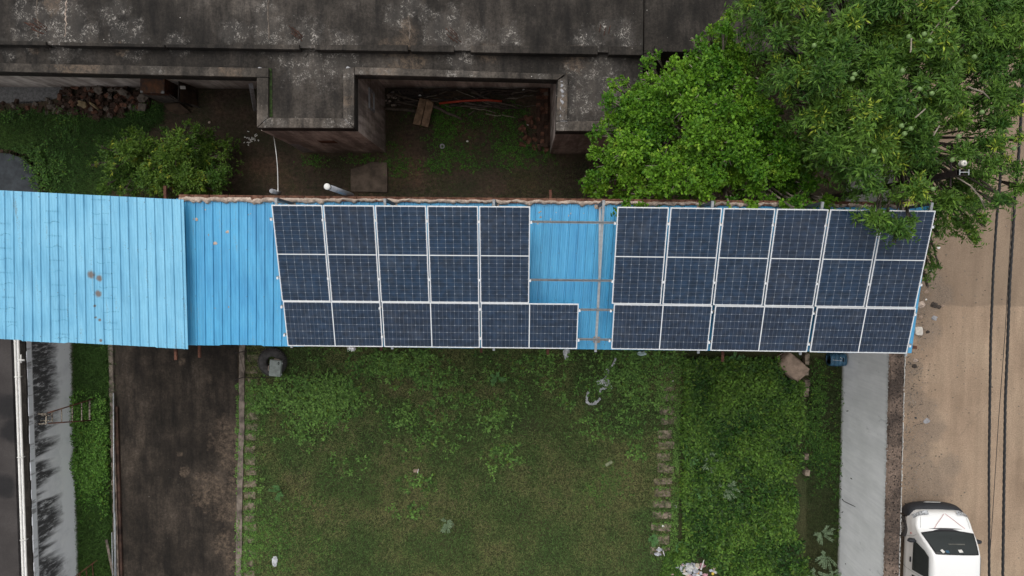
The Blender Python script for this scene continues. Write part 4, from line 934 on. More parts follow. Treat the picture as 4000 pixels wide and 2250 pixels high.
# ================================================================ south yards
# ladder leaning on the white wall
def rung(mb_, a, b, r=.014): mb_.tube([a, b], r, 6)
rl_m = MT('flaking_painted_steel'); f = rl_m.noise(16, 5, .7); rl_m_ = rl_m.fin(rl_m.mix(rl_m.rng(f, .42, .56), (.045, .026, .020), (.34, .30, .24)), .8, f, .3)
ld = empty('step_ladder', P(385, 1600, 0), 'rusty tapering step ladder leaning on the streaked white wall', 'ladder')
zt = 1.75
T1, T2 = P(186, 1613, zt), P(188, 1654, zt); B1, B2 = P(382, 1553, .02), P(382, 1640, .02)
for a, b in ((T1, B1), (T2, B2)): mb = MB(); mb.tube([a, b], .022, 8); mb.build('rail', M['rust'], ld, True)
for t in (.08, .26, .47, .66, .82, .835, .98):
    mb = MB(); a = T1.lerp(B1, t); b = T2.lerp(B2, t); mb.bar(a, b, .03, .02); mb.build('rung', rl_m_, ld)
mb = MB(); q4 = [P(142, 1617, zt+.05), P(181, 1617, zt+.05), P(181, 1655, zt+.05), P(142, 1656, zt+.05)]
for i in range(4): mb.bar(q4[i], q4[(i+1) % 4], .035, .03)
mb.build('top_frame', rl_m_, ld)
for dv in (0, 1):
    mb = MB(); mb.bar(P(150, 1624+dv*20, zt-.05), P(203, 1622+dv*20, zt-.1), .022, .02); mb.build('brace', rl_m_, ld)
ld2 = empty('step_ladder', P(340, 2230, 0), 'end of a second rusty ladder lying in the grass strip at the bottom', 'ladder')
mb = MB(); mb.bar(P(280, 2262, .9), P(380, 2188, .1), .035, .025); mb.bar(P(300, 2330, .9), P(385, 2300, .1), .035, .025); mb.build('rail', M['rust'], ld2)
for t in (.3, .55, .8): mb = MB(); mb.bar(P(280, 2262, .9).lerp(P(380, 2188, .1), t), P(300, 2330, .9).lerp(P(385, 2300, .1), t), .025, .02); mb.build('rung', M['rust'], ld2)
# long pipes and channel along the yard kerb
for u, v0, v1, wd, mt, lab in [(443, 1535, 2320, .022, 'galv', 'long grey steel pipe lying on the yard kerb'), (449, 2000, 2320, .016, 'galv', 'second thinner grey pipe lying on the yard kerb near the bottom'), (437, 2080, 2320, .016, 'galv', 'third grey pipe lying outermost on the yard kerb near the bottom')]:
    mb = MB(); mb.tube([P(u, v0, .14), P(u+2, (v0+v1)/2, .14), P(u+6, v1, .14)], wd, 8); thing('steel_pipe', mb, M[mt], lab, 'pipe', smooth=True)
mb = MB(); a = P(455, 1588, .05); b = P(459, 2400, .05); mb.box(a.x-.05, a.x+.07, b.y, a.y, .024, .07); mb.box(a.x-.05, a.x-.035, b.y, a.y, .0705, .11); mb.box(a.x+.055, a.x+.07, b.y, a.y, .0705, .11)
thing('rusty_channel', mb, simple('brown_rusted_channel', (.030, .018, .014), .9, .6, 3, c2=(.075, .042, .03)), 'long brown rusted channel lying along the edge of the dark yard', 'channel')
board('lath', [P(410, 2110, .2), P(419, 2108, .2), P(446, 2245, .14), P(438, 2249, .14)], .03, M['kerb'], 'pale weathered lath slanting over the yard kerb near the bottom', 'plank')
# tyre with the grey case on top, and thin dark stand
tc = P(1066, 1413, .12); ty_ = empty('truck_tyre', (tc.x, tc.y, 0), 'large dusty truck tyre lying flat on the lawn edge', 'tyre')
mb = MB(); mb.lathe([(.19, .05), (.21, .02), (.30, .0), (.42, .01), (.455, .06), (.46, .13), (.455, .20), (.42, .25), (.30, .26), (.21, .24), (.19, .21), (.19, .05)], (tc.x, tc.y, 0), 56); mb.build('carcass', M['rubber'], ty_, True)
mb = MB()
for i in range(44):
    a_ = 2*math.pi*i/44; Mx = Matrix.Rotation(a_, 3, 'Z'); mb.obox(Vector((tc.x, tc.y, .205))+Mx @ Vector((.455, 0, 0)), .055, .036, .07, Mx @ Matrix.Rotation(.3, 3, 'Y')); mb.obox(Vector((tc.x, tc.y, .06))+Mx @ Vector((.46, 0, 0)), .04, .036, .07, Mx)
mb.build('tread_lugs', M['rubber'], ty_)
cc_ = P(1077, 1437, .45); cs_ = empty('jerry_case', (cc_.x, cc_.y, .26), 'chalky grey green metal case lying on the truck tyre', 'case')
Rz = Matrix.Rotation(R_(-5), 3, 'Z'); mb = MB(); mb.obox(cc_, .40, .56, .14, Rz); mb.build('body', M['case'], cs_, bevel=.03)
mb = MB(); mb.obox(cc_+Rz @ Vector((.02, 0, .075)), .34, .53, .016, Rz); mb.build('lid', M['case'], cs_, bevel=.008)
mb = MB(); mb.tube([cc_+Rz @ Vector((-.20, -.10, .02)), cc_+Rz @ Vector((-.235, -.09, .03)), cc_+Rz @ Vector((-.235, .05, .03)), cc_+Rz @ Vector((-.20, .06, .02))], .012, 8); mb.tube([cc_+Rz @ Vector((-.06, .28, .03)), cc_+Rz @ Vector((-.05, .305, .04)), cc_+Rz @ Vector((.10, .30, .04)), cc_+Rz @ Vector((.12, .28, .03))], .012, 8); mb.build('handle', M['mortar'], cs_, True)
mb = MB(); mb.lathe([(0, .094), (.035, .094), (.04, .088)], cc_+Rz @ Vector((.115, .18, 0)), 18, M=Matrix.Diagonal((.75, 1.25, 1))); mb.build('emblem', M['black'], cs_)
mb = MB(); mb.lathe([(.0, .0965), (.018, .0965), (.02, .094)], cc_+Rz @ Vector((.115, .18, 0)), 14, M=Matrix.Diagonal((.6, 1.2, 1))); mb.build('emblem', M['case'], cs_)
for yy in (.17, -.2): mb = MB(); mb.obox(cc_+Rz @ Vector((.205, yy, .0)), .03, .05, .05, Rz); mb.build('latch', M['galv'], cs_)
sdn = empty('metal_stand', P(990, 1430, 0), 'thin dark metal stand tipped over beside the truck tyre', 'stand')
for a, b, r in [((918, 1379, .35), (965, 1371, .4), .016), ((965, 1371, .4), (1062, 1371, .35), .010), ((918, 1484, .3), (952, 1473, .35), .016), ((952, 1473, .35), (1056, 1475, .3), .010), ((963, 1366, .4), (962, 1405, .1), .012), ((950, 1382, .38), (1012, 1458, .1), .007), ((935, 1377, .3), (960, 1480, .1), .006)]:
    mb = MB(); mb.tube([P(*a), P(*b)], r, 6); mb.build('bar', M['soot'], sdn)
# foil, rags and film
def crumple(name, px, z, s, mat, label, cat, seed=0, group=None, flat=.5):
    p = P(px[0], px[1], z); mb = MB(); bm = bmesh.new(); bmesh.ops.create_icosphere(bm, subdivisions=3, radius=1); vs = []
    for v in bm.verts:
        n_ = mnoise.noise_vector(v.co*1.8+Vector((seed*2.3, 0, 0)))*.45+mnoise.noise_vector(v.co*4.5+Vector((seed*1.3, 0, 0)))*.22
        c = v.co+n_; vs.append((p.x+c.x*s[0], p.y+c.y*s[1], z+max(-.02, c.z*s[0]*flat)))
    mb.add(vs, [tuple(v.index for v in f.verts) for f in bm.faces]); bm.free()
    return thing(name, mb, mat, label, cat, group)
crumple('foil_scrap', (1371, 1360), .08, (.14, .12), M['foil'], 'crumpled silver foil on the lawn just below the left array', 'foil', 1)
crumple('cloth_rag', (2213, 1381), .06, (.10, .22), M['sheetplastic'], 'grey white rag on the lawn below the left array corner', 'rag', 2)
crumple('cloth_rag', (2506, 1381), .1, (.15, .08), simple('pale_aqua_rag', (.33, .42, .42), .8, .3), 'pale aqua rag on the lawn just below the right array', 'rag', 3)
def ribbon(mb_, px, wd, seed):
    pts_ = []; 
    for i in range(len(px)-1):
        for k in range(6): t = k/6; pts_.append((px[i][0]*(1-t)+px[i+1][0]*t, px[i][1]*(1-t)+px[i+1][1]*t))
    pts_.append(px[-1]); W_ = [P(u, v, .10) for u, v in pts_]; vs = []; fs = []; K = 7
    for i, p in enumerate(W_):
        t = (W_[min(i+1, len(W_)-1)]-W_[max(0, i-1)]).normalized(); n_ = Vector((-t.y, t.x, 0))
        w_ = wd*(.7+.8*abs(mnoise.noise(Vector((i*.35, seed, 0)))))
        for k in range(K):
            f = k/(K-1)-.5; q_ = p+n_*w_*f*2+mnoise.noise_vector(Vector((i*.9, k*1.3, seed)))*.03; q_.z = .10+.07*mnoise.noise(Vector((i*.8, k*1.7, seed+3))); vs.append(q_)
    for i in range(len(W_)-1):
        for k in range(K-1): a = i*K+k; fs.append((a, a+1, a+K+1, a+K))
    mb_.add(vs, fs)
mb = MB()
ribbon(mb, [(2405, 1398), (2401, 1412), (2388, 1432), (2374, 1442), (2362, 1452)], .035, 1); ribbon(mb, [(2361, 1452), (2372, 1446), (2378, 1450), (2366, 1476), (2372, 1490)], .05, 2)
ribbon(mb, [(2332, 1498), (2345, 1492), (2368, 1486), (2378, 1496), (2364, 1508)], .09, 3); ribbon(mb, [(2350, 1500), (2372, 1512), (2388, 1510), (2388, 1514), (2364, 1516), (2346, 1520), (2344, 1532)], .04, 4)
ribbon(mb, [(2298, 1530), (2293, 1550), (2292, 1568), (2302, 1578), (2318, 1578), (2334, 1568), (2346, 1556)], .045, 5); ribbon(mb, [(2340, 1484), (2360, 1500), (2374, 1494)], .08, 6)
thing('plastic_sheet', mb, M['sheetplastic'], 'tangled strip of whitish plastic film on the lawn below the array gap', 'plastic film')
crumple('plastic_bag', (1073, 2194), .08, (.10, .17), M['sheetplastic'], 'whitish crumpled bag in the weeds at the lower left of the lawn', 'bag', 7)
mb = MB(); p = P(1625, 1838, .07); mb.obox(p, .17, .10, .06, Matrix.Rotation(.1, 3, 'Z')); mb.obox(p+Vector((.07, -.01, .02)), .02, .14, .05, Matrix.Rotation(-.3, 3, 'Z'), 1); thing('cardboard_box', mb, [M['stone'], M['white']], 'small torn cardboard box on the middle of the lawn', 'box')
mb = MB(); p = P(2378, 1810, .05); mb.obox(p, .26, .10, .07, Matrix.Rotation(.55, 3, 'Z')); thing('brick', mb, simple('pale_green_brick', (.20, .22, .13), .9, .25, 9), 'single pale greenish brick lying on the lawn', 'brick', bevel=.01)
mb = MB(); p = P(2637, 1980, .04); mb.lathe([(.035, .03), (.05, .045), (.065, .03), (.05, 0)], (p.x, p.y, 0), 18); thing('rubber_ring', mb, M['plaster_pale'], 'small pale ring beside the right paving row', 'ring', smooth=True)
# paving slabs of the two rows
def slabs(lst, side):
    for i, (u, v, wd, hh, tl) in enumerate(lst):
        rr = random.Random(i+side*50); p = P(u+rr.uniform(-5, 5), v+rr.uniform(-4, 4), .02); w2 = wd*CH/F*rr.uniform(.78, 1.1); h2 = hh*CH/F*rr.uniform(.7, 1.05); mb = MB()
        mb.obox((p.x, p.y, .012), w2, h2, .03, Matrix.Rotation(rr.uniform(-.08, .08), 3, 'Z') @ Matrix.Rotation(rr.uniform(-.02, .02), 3, 'X'))
        thing('paving_slab', mb, M['paver'], f'{ord_(i)} worn slab down from the shed in the {"right" if side else "left"} row on the lawn', 'paving slab', f'worn slabs in the {"right" if side else "left"} row', bevel=.008)
slabs([(985-i*.8, 1398+i*44.5, 52 if i < 6 else 48, 38, 0) for i in range(20)], 0)
slabs([(2612-i*2.2+(6 if i in (4, 8) else 0), 1463+i*46, 66 if i < 10 else 74, 35 if i != 4 else 32, 0) for i in range(16)], 1)
mb = MB(); p = P(2628, 1488, .05); mb.rock(p, .05, .02, .02, 1, .3, 1); thing('litter_scrap', mb, M['white'], 'white scrap on the second slab of the right row', 'litter')
mb = MB(); p = P(2590, 2055, .05); mb.rock(p, .05, .04, .02, 1, .3, 1); thing('litter_scrap', mb, M['white'], 'white scrap low on the right row of slabs', 'litter')
# sack, rods and blue can under the right array
sp = P(3093, 1432, .16); sk = MB(); bm = bmesh.new(); bmesh.ops.create_cube(bm, size=1); bmesh.ops.subdivide_edges(bm, edges=bm.edges[:], cuts=7, use_grid_fill=True)
Rk = Matrix.Rotation(R_(-40), 3, 'Z'); vs = []
for v in bm.verts:
    c = v.co.copy(); c = c*.8+c.normalized()*.11*(1-abs(c.z)); c = Vector((c.x*.98, c.y*.66, c.z*.5)); c += mnoise.noise_vector(c*5)*.03+mnoise.noise_vector(c*12)*.012
    vs.append(sp+Rk @ c)
sk.add(vs, [tuple(v.index for v in f.verts) for f in bm.faces]); bm.free()
sk.add([sp+Rk @ Vector(c) for c in [(.40, -.20, -.02), (.44, -.04, .02), (.58, -.22, -.10), (.42, -.17, -.07)]], [(0, 2, 1), (0, 3, 2), (1, 2, 3)])
thing('cement_sack', sk, M['stone'], 'dusty brown full sack lying on the groundcover below the right array', 'sack', smooth=True)
rj = empty('bent_rods', P(3058, 1405, 0), 'bundle of bent rusty rods and stones beside the dusty sack', 'rods')
rr = random.Random(2)
for i in range(7):
    mb = MB(); c = P(3055, 1398, .15); a_ = [c+Vector((.22*math.cos(t*.9+i*.7), .15*math.sin(t*.9+i), rr.uniform(-.06, .12))) for t in range(6)]; mb.tube(a_, .010, 5); mb.build('rod', M['mortar'] if i % 2 else M['rust'], rj, True)
for (u, v) in [(3053, 1412), (3048, 1424), (3056, 1420), (3044, 1409)]: mb = MB(); mb.rock(P(u, v, .12), .05, .045, .05, u, .3, 1); mb.build('stone', M['stone'], rj)
cp_ = P(3268, 1404, .28); cn = empty('blue_jerrycan', (cp_.x, cp_.y, 0), 'battered blue plastic drum standing by the boundary wall foot', 'drum')
mb = MB(); prof_ = [(-.27, .18), (-.26, .22), (-.17, .235), (-.16, .215), (-.14, .215), (-.13, .235), (-.03, .24), (-.02, .22), (0, .22), (.01, .24), (.10, .235), (.11, .215), (.13, .215), (.14, .235), (.24, .22), (.27, .17)]
n_ = 24; vs = []; 
for t, r in prof_:
    for i in range(n_):
        a_ = 2*math.pi*i/n_; ca, sa = math.cos(a_), math.sin(a_); sq = (abs(ca)**4+abs(sa)**4)**-.25
        vs.append(cp_+Vector((t, r*ca*sq*.9, r*sa*sq)))
k = len(prof_); mb.add(vs, [(i*n_+j, i*n_+(j+1) % n_, (i+1)*n_+(j+1) % n_, (i+1)*n_+j) for i in range(k-1) for j in range(n_)]+[tuple(range(n_)), tuple(range((k-1)*n_, k*n_))[::-1]]); mb.build('body', M['bluecan'], cn, True)
mb = MB(); mb.tube([cp_+Vector((.19, -.08, .20)), cp_+Vector((.19, -.06, .27)), cp_+Vector((.19, .10, .27)), cp_+Vector((.19, .12, .20))], .022, 8); mb.build('handle', M['bluecan'], cn, True)
mb = MB(); mb.obox(cp_+Vector((.12, .02, .225)), .06, .13, .012); mb.build('recess', M['black'], cn)
mb = MB(); mb.tube([cp_+Vector((-.24, .02, .235)), cp_+Vector((.06, -.01, .250)), cp_+Vector((.06, .09, .24)), cp_+Vector((0, .10, .24))], .006, 5); mb.build('cord', M['white'], cn)
# rubbish heap at the bottom
cols = {'white': (.50, .50, .48), 'pale grey': (.33, .34, .37), 'yellow': (.52, .38, .05), 'orange': (.50, .24, .04), 'pink': (.42, .24, .27), 'teal': (.06, .17, .14), 'cream': (.42, .37, .29)}
cm = {k: simple('film_'+k.replace(' ', '_'), c, .45, .3, 11) for k, c in cols.items()}
rg = random.Random(9)
for i in range(62):
    if i < 50: u, v = rg.gauss(2705, 34), rg.uniform(2200, 2275); v = max(v, 2190+abs(u-2705)*.35)
    else: u, v = rg.choice([(2580, 2133), (2575, 2147), (2570, 2165), (2600, 2162), (2792, 2215), (2796, 2232), (2800, 2222), (2655, 2200), (2660, 2207), (2588, 2170), (2650, 2195), (2785, 2240)])
    k = rg.choices(list(cols), [6, 6, 1.2, .6, 1.2, .8, 3])[0]
    crumple('plastic_bag', (u, v), .10+rg.uniform(0, .12)*(i < 50), (rg.uniform(.04, .12), rg.uniform(.035, .09)), cm[k], f'crumpled {k} plastic in the rubbish heap at the bottom of the lawn', 'plastic bag', i*1.37, 'plastic rubbish at the bottom of the lawn')
mb = MB(); mb.tube([P(2738, 2225, .2), P(2752, 2181, .2)], [.03, .012], 5); thing('plastic_strip', mb, cm['white'], 'long pale strip sticking up out of the rubbish heap', 'plastic strip')
mb = MB(); mb.tube([P(2590, 2152, .1), P(2596, 2172, .1)], [.02, .012], 5); thing('plastic_strip', mb, cm['white'], 'short pale strip left of the rubbish heap', 'plastic strip')
# litter along the road edge
mb = MB(); p = P(3589, 1293, .05); mb.prism([(p.x+a*.13, p.y+b*.15) for a, b in [(-1, .8), (-.7, 1), (.7, .95), (.95, .5), (1, -.6), (.8, -1), (-.6, -.95), (-.95, -.6)]], .01, .09); thing('white_slab', mb, simple('chalky_white', (.50, .47, .42), .85, .2, 9), 'chalky white square lump on the road edge beside the right array', 'lump', bevel=.03)
for (u, v, s, mt, lab, cat) in [(3648, 1192, .11, 'darkwood', 'dark crumpled rag on the road edge, upper left of a pair', 'rag'), (3668, 1199, .08, 'darkwood', 'dark crumpled rag on the road edge, smaller right one of a pair', 'rag'), (3624, 1297, .06, 'darkwood', 'dark lump right of the chalky white lump', 'rag'), (3572, 1430, .08, 'darkwood', 'grey black tangle of rag on the road near the wall top', 'rag'), (3576, 1408, .07, 'mortar', 'loop of brown rag on the road by the wall', 'rag'),
       (3650, 1243, .09, 'plaster_pale', 'pale grey green scrap on the road edge below the dark rags', 'scrap'), (3598, 1190, .13, 'mortar', 'pinkish dirty bag at the road edge beside the right array', 'bag'), (3594, 1240, .09, 'stone', 'cream scrap just right of the panel corner', 'scrap'), (3620, 1140, .07, 'stone', 'dusty cream stone on the road edge', 'stone'), (3636, 1052, .07, 'white', 'white crumpled paper near the hanging twigs', 'paper'),
       (3682, 1194, .05, 'stone', 'small cream stone right of the dark rags', 'stone'), (3618, 1170, .03, 'white', 'tiny white scrap above the dirty bag', 'scrap'), (3620, 1645, .10, 'plaster_pale', 'round pale patch of dried cement on the road edge', 'cement'), (3577, 1632, .035, 'slate', 'small blue grey scrap on the road edge', 'scrap'), (3667, 968, .05, 'white', 'white scrap on the road beside the leaves', 'scrap'), (3533, 1402, .05, 'stone', 'small yellowish lump on the outer wall foot', 'lump'), (3648, 960, .05, 'stone', 'pink white scrap under the hanging leaves', 'scrap')]:
    crumple('cloth_rag' if cat == 'rag' else 'litter_scrap', (u, v), .02, (s, s*.8), M[mt], lab, cat, u*.013, flat=.35 if u != 3620 else .1)
mb = MB(); rgv = random.Random(31)
for i in range(1500):
    if i < 1250: u = 3530+abs(rgv.gauss(0, 52)); v = rgv.uniform(900, 2250)
    else: u, v = rgv.uniform(3530, 4000), rgv.uniform(850, 2250)
    if 3540 < u < 3860 and v > 1960: continue
    s = rgv.uniform(.010, .028); p = P(u, v, .01); mb.rock((p.x, p.y, .012), s, s*.8, s*.5, i, .4, 1)
thing('road_gravel', mb, simple('road_pebbles', (.09, .075, .062), .95, .6, 4, c2=(.26, .22, .18)), 'scattered gravel and grit along the dirt road', 'gravel', kind='stuff')

# ================================================================ white van
vx, vy = 13.67, P(3665, 1967, .45).y; va = R_(-1.0)
van = bpy.data.objects.new('parked_van', None); col.objects.link(van); van.location = (vx, vy, 0); van.rotation_euler = (0, 0, va); van.scale = (1.045, 1, 1)
tag(van, 'white van with black bumper parked nose first beside the boundary wall', 'van')
class VB(MB):
    def vb(s, name, mats, smooth=True, bevel=0, parent=None):
        me = bpy.data.meshes.new(name); me.from_pydata([tuple(a) for a in s.v], [], s.f)
        for mm in (mats if isinstance(mats, list) else [mats]): me.materials.append(mm)
        me.polygons.foreach_set('material_index', s.mi)
        if smooth: me.polygons.foreach_set('use_smooth', [True]*len(s.f))
        o = bpy.data.objects.new(name, me); col.objects.link(o); o.parent = parent or van
        if bevel: b = o.modifiers.new('bevel', 'BEVEL'); b.width = bevel; b.segments = 3
        return o
pm = MT('white_car_paint'); pm.fin((.72, .72, .705), .32, None, spec=.5); pm.b.inputs['Coat Weight'].default_value = .4; pm.b.inputs['Coat Roughness'].default_value = .08; paint = pm.m
gm = MT('dark_car_glass'); gm.fin((.012, .016, .015), .06, None, spec=.5); glass = gm.m
blk = simple('black_bumper_plastic', (.022, .024, .028), .55, .15, 20, bump=.05)
# stations: distance back, half widths and heights from sill up
ST = [ # s, zsill, zbelt, wbelt, zsh, wsh, ztop, wtop
 (.10, .52, .68, .62, .78, .58, .85, .48), (.17, .50, .76, .78, .88, .73, .94, .63), (.28, .32, .84, .86, .96, .80, 1.01, .70), (.42, .32, .90, .89, 1.02, .84, 1.07, .75), (.58, .32, .95, .90, 1.07, .86, 1.12, .79),
 (.68, .32, .98, .90, 1.18, .855, 1.24, .80), (.82, .32, .99, .90, 1.36, .83, 1.42, .77), (.96, .32, 1.0, .90, 1.52, .795, 1.59, .74), (1.08, .32, 1.01, .90, 1.62, .76, 1.73, .69), (1.20, .32, 1.02, .90, 1.70, .745, 1.81, .665), (1.42, .32, 1.02, .90, 1.73, .735, 1.85, .64),
 (2.6, .32, 1.0, .89, 1.74, .735, 1.865, .64), (3.4, .32, 1.0, .89, 1.74, .735, 1.865, .64), (4.0, .34, 1.0, .88, 1.72, .73, 1.85, .63), (4.22, .36, 1.0, .86, 1.66, .71, 1.80, .6), (4.30, .42, .98, .80, 1.5, .66, 1.66, .55)]
def ring(st):
    s_, z0, zb, wb, zs, ws, zt, wt = st
    h = [(0, z0), (wb*.86, z0), (wb*.97, z0+.10), (wb, z0+(zb-z0)*.45), (wb*1.005, z0+(zb-z0)*.52), (wb*.985, z0+(zb-z0)*.60), (wb*.99, zb-.06), (wb*.965, zb), (ws+.01, zs-.04), (ws, zs), (ws-.035, zs+(zt-zs)*.62), (wt, zt), (wt*.6, zt+.018), (0, zt+.026)]
    return [(-x, -s_, z) for x, z in h]+[(x, -s_, z) for x, z in h[::-1][1:-1]]
mb = VB(); rs_ = [ring(s) for s in ST]; n_ = len(rs_[0]); vs = [p for r in rs_ for p in r]
mb.add(vs, [(i*n_+j, i*n_+(j+1) % n_, (i+1)*n_+(j+1) % n_, (i+1)*n_+j) for i in range(len(ST)-1) for j in range(n_)]+[tuple(range(n_))[::-1], tuple(range((len(ST)-1)*n_, len(ST)*n_))])
body = mb.vb('body', paint)
ss_ = body.modifiers.new('sub', 'SUBSURF'); ss_.levels = 1; ss_.render_levels = 1
def patch(name, pts, mat, off=.012, smooth=False, parent=None, rows=None):
    mb_ = VB(); c = [Vector(p) for p in pts]; N_ = len(c); n2 = (c[1]-c[0]).cross(c[2]-c[0]).normalized(); mb_.add([tuple(p) for p in c]+[tuple(p-n2*.02) for p in c], [tuple(range(N_)), tuple(range(N_, 2*N_))[::-1]]+[(i, i+N_, (i+1) % N_+N_, (i+1) % N_) for i in range(N_)])
    return mb_.vb(name, mat, smooth, parent=parent)
def grid(name, fn, nu, nv, mat, parent=None):
    mb_ = VB(); mb_.add([tuple(fn(i/nu, j/nv)) for i in range(nu+1) for j in range(nv+1)], [(i*(nv+1)+j, (i+1)*(nv+1)+j, (i+1)*(nv+1)+j+1, i*(nv+1)+j+1) for i in range(nu) for j in range(nv)])
    o = mb_.vb(name, mat, True, parent=parent); return o
def tops(s_):      # body top height and half width at distance s_
    for a, b in zip(ST, ST[1:]):
        if a[0] <= s_ <= b[0]: f = (s_-a[0])/(b[0]-a[0]); return a[6]+(b[6]-a[6])*f, a[7]+(b[7]-a[7])*f, a[4]+(b[4]-a[4])*f, a[5]+(b[5]-a[5])*f, a[2]+(b[2]-a[2])*f
def wsf(m_, off):
    s0, s1 = .60+m_*.7, 1.14-m_*.7
    def fn(a, b):
        x = (a-.5)*2; s_ = s0+(s1-s0)*b; s_ += .07*x*x*(1-b); zt, wt, zs, ws, zb = tops(min(s_, 1.9)); hw = (.805-m_)+( .64-.805)*b
        return (x*hw, -s_, zt+.026-.035*abs(x)**4+off)
    return fn
ws = grid('windscreen', wsf(0, .026), 20, 12, simple('black_glass_border', (.008, .008, .009), .25), None)
wg = grid('pane', wsf(.035, .034), 20, 12, glass, ws)
grid('cowl', lambda a, b: ((a-.5)*2*.82, -(.545+.13*b+.07*((a-.5)*2)**2), tops(.545+.13*b)[0]+.045-.035*abs((a-.5)*2)**4), 20, 4, simple('cowl_plastic', (.035, .032, .036), .5, .3, 25))
for (x, s_, w_, h_, rt, mt) in [(-.42, 1.05, .09, .07, .5, 'white'), (-.28, 1.06, .10, .055, 0, 'bluecan'), (.12, 1.04, .12, .06, .1, 'white')]:
    z = tops(s_)[0]+.068-.035*abs(x/.7)**4; mb = VB(); sl_ = math.atan2(tops(1.07)[0]-tops(.97)[0], .1); mb.obox((x, -s_, z), w_, h_/math.cos(sl_), .003, Matrix.Rotation(-sl_, 3, 'X') @ Matrix.Rotation(rt, 3, 'Z')); mb.vb('sticker', M[mt], False, parent=ws)
mb = VB(); mb.tube([(-.02, -1.01, 1.70), (.0, -.93, 1.605), (.0, -.76, 1.40)], .006, 5); mb.tube([(-.10, -1.01, 1.695), (-.02, -1.01, 1.70)], .008, 5); mb.vb('wiper', blk, True, parent=ws)
mb = VB(); mb.obox((.10, -.90, 1.575), .50, .04, .010, Matrix.Rotation(-.9, 3, 'X')); mb.vb('mirror_reflection', simple('reflection_grey', (.09, .09, .08), .4), False, parent=ws)  # grey bar painted in as a mirror reflection on the glass
# side windows
for sg in (-1, 1):
    q_ = [(sg*(.895), -.98, 1.08), (sg*.79, -1.16, 1.50), (sg*.752, -1.30, 1.665), (sg*.748, -1.98, 1.685), (sg*.888, -1.98, 1.06)]
    q_ = [(x+sg*.016, y, z) for x, y, z in q_]
    if sg > 0: q_ = q_[::-1]
    o = patch('side_window', q_, glass)
    q2 = [(sg*.902, -2.14, 1.06), (sg*.765, -2.14, 1.685), (sg*.763, -3.5, 1.685), (sg*.898, -3.5, 1.06)]
    patch('side_window', q2 if sg < 0 else q2[::-1], glass)
    mb = VB(); mb.tube([(sg*.905, -1.04, 1.14), (sg*.905, -1.92, 1.12)], .008, 5); mb.vb('window_trim', M['galv'])
    # mirror
    mb = VB(); mb.rock((sg*1.01, -.98, 1.12), .13, .07, .09, 2+sg, .12, 3); mb.tube([(sg*.86, -1.02, 1.10), (sg*.95, -.99, 1.10)], .03, 8); mb.vb('wing_mirror', blk)
    # wheels
    for s_, st_ in ((.82, -.10 if sg < 0 else -.1), (3.5, 0)):
        Mw = Matrix.Rotation(st_, 3, 'Z') @ Matrix.Rotation(math.pi/2, 3, 'Y'); cx_ = sg*(.835 if s_ < 1 else .80)
        mb = VB(); mb.lathe([(.20, -.09), (.30, -.10), (.335, -.07), (.34, 0), (.335, .07), (.30, .10), (.20, .09)], (cx_, -s_, .34), 40, M=Mw); ow = mb.vb('wheel', M['rubber'])
        mb = VB(); z_ = .085*sg; mb.lathe([(.0, z_*.8), (.06, z_*.9), (.09, z_*.5), (.15, z_*.6), (.19, z_*1.0), (.205, z_*1.05)], (cx_, -s_, .34), 32, M=Mw); mb.vb('rim', simple('steel_rim', (.22, .21, .20), .5, .3, 9, .3, .5), parent=ow)
        mb = VB(); 
        for i in range(10): a_ = i*math.pi/5; c_ = Mw @ Vector((.165*math.cos(a_), .165*math.sin(a_), z_*.78)); mb.obox(Vector((cx_, -s_, .34))+c_, .03, .03, .03)
        mb.vb('rim_hole', M['black'], False, parent=ow)
        mb = VB(); mb.lathe([(.36, -.02), (.40, -.02), (.40, .02), (.36, .02)], (sg*.885, -s_, .36), 32, M=Matrix.Rotation(math.pi/2, 3, 'Y')); 
    # step
    mb = VB(); mb.box(min(sg*.90, sg*1.01), max(sg*.90, sg*1.01), -2.95, -1.22, .27, .31); mb.vb('running_board', M['galv'], False, .01)
    mb = VB(); mb.box(min(sg*.905, sg*.925), max(sg*.905, sg*.925), -2.95, -1.18, .311, .34); mb.vb('step_trim', blk, False)
    for s_ in (1.62, 2.40): mb = VB(); mb.box(min(sg*.885, sg*.915), max(sg*.885, sg*.915), -s_-.17, -s_, .88, .93); mb.vb('door_handle', blk, False, .008)
    mb = VB(); mb.tube([(sg*.86, -.80, 1.10), (sg*.898, -.90, .98), (sg*.915, -1.0, .70), (sg*.895, -1.0, .4)], .0035, 4); mb.tube([(sg*.752, -2.06, 1.70), (sg*.892, -2.06, 1.03), (sg*.912, -2.06, .70), (sg*.895, -2.04, .4)], .004, 4); mb.vb('door_seam', M['black'])
    mb = VB(); mb.rock((sg*.905, -.84, .88), .012, .03, .02, 3, .1, 2); mb.vb('indicator', simple('red_lens', (.35, .03, .02), .3))
    # headlight wrapping the corner
    mb = VB(); 
    def hl(a, b): 
        x = sg*(.44+.43*a); s_ = .06+.03*a+.17*a**2.2+.11*b*(1-.3*a); return (x, -s_, .87+.10*b-.10*a**2+.04)
    grid('headlight', hl, 14, 4, simple('headlamp_glass', (.36, .37, .38), .12, .7, 22, .3, .6))
    mb = VB(); mb.tube([(sg*.70, -.24, 1.0), (sg*.735, -.40, 1.075), (sg*.755, -.56, 1.125)], .0035, 4); mb.vb('bonnet_seam', M['black'])
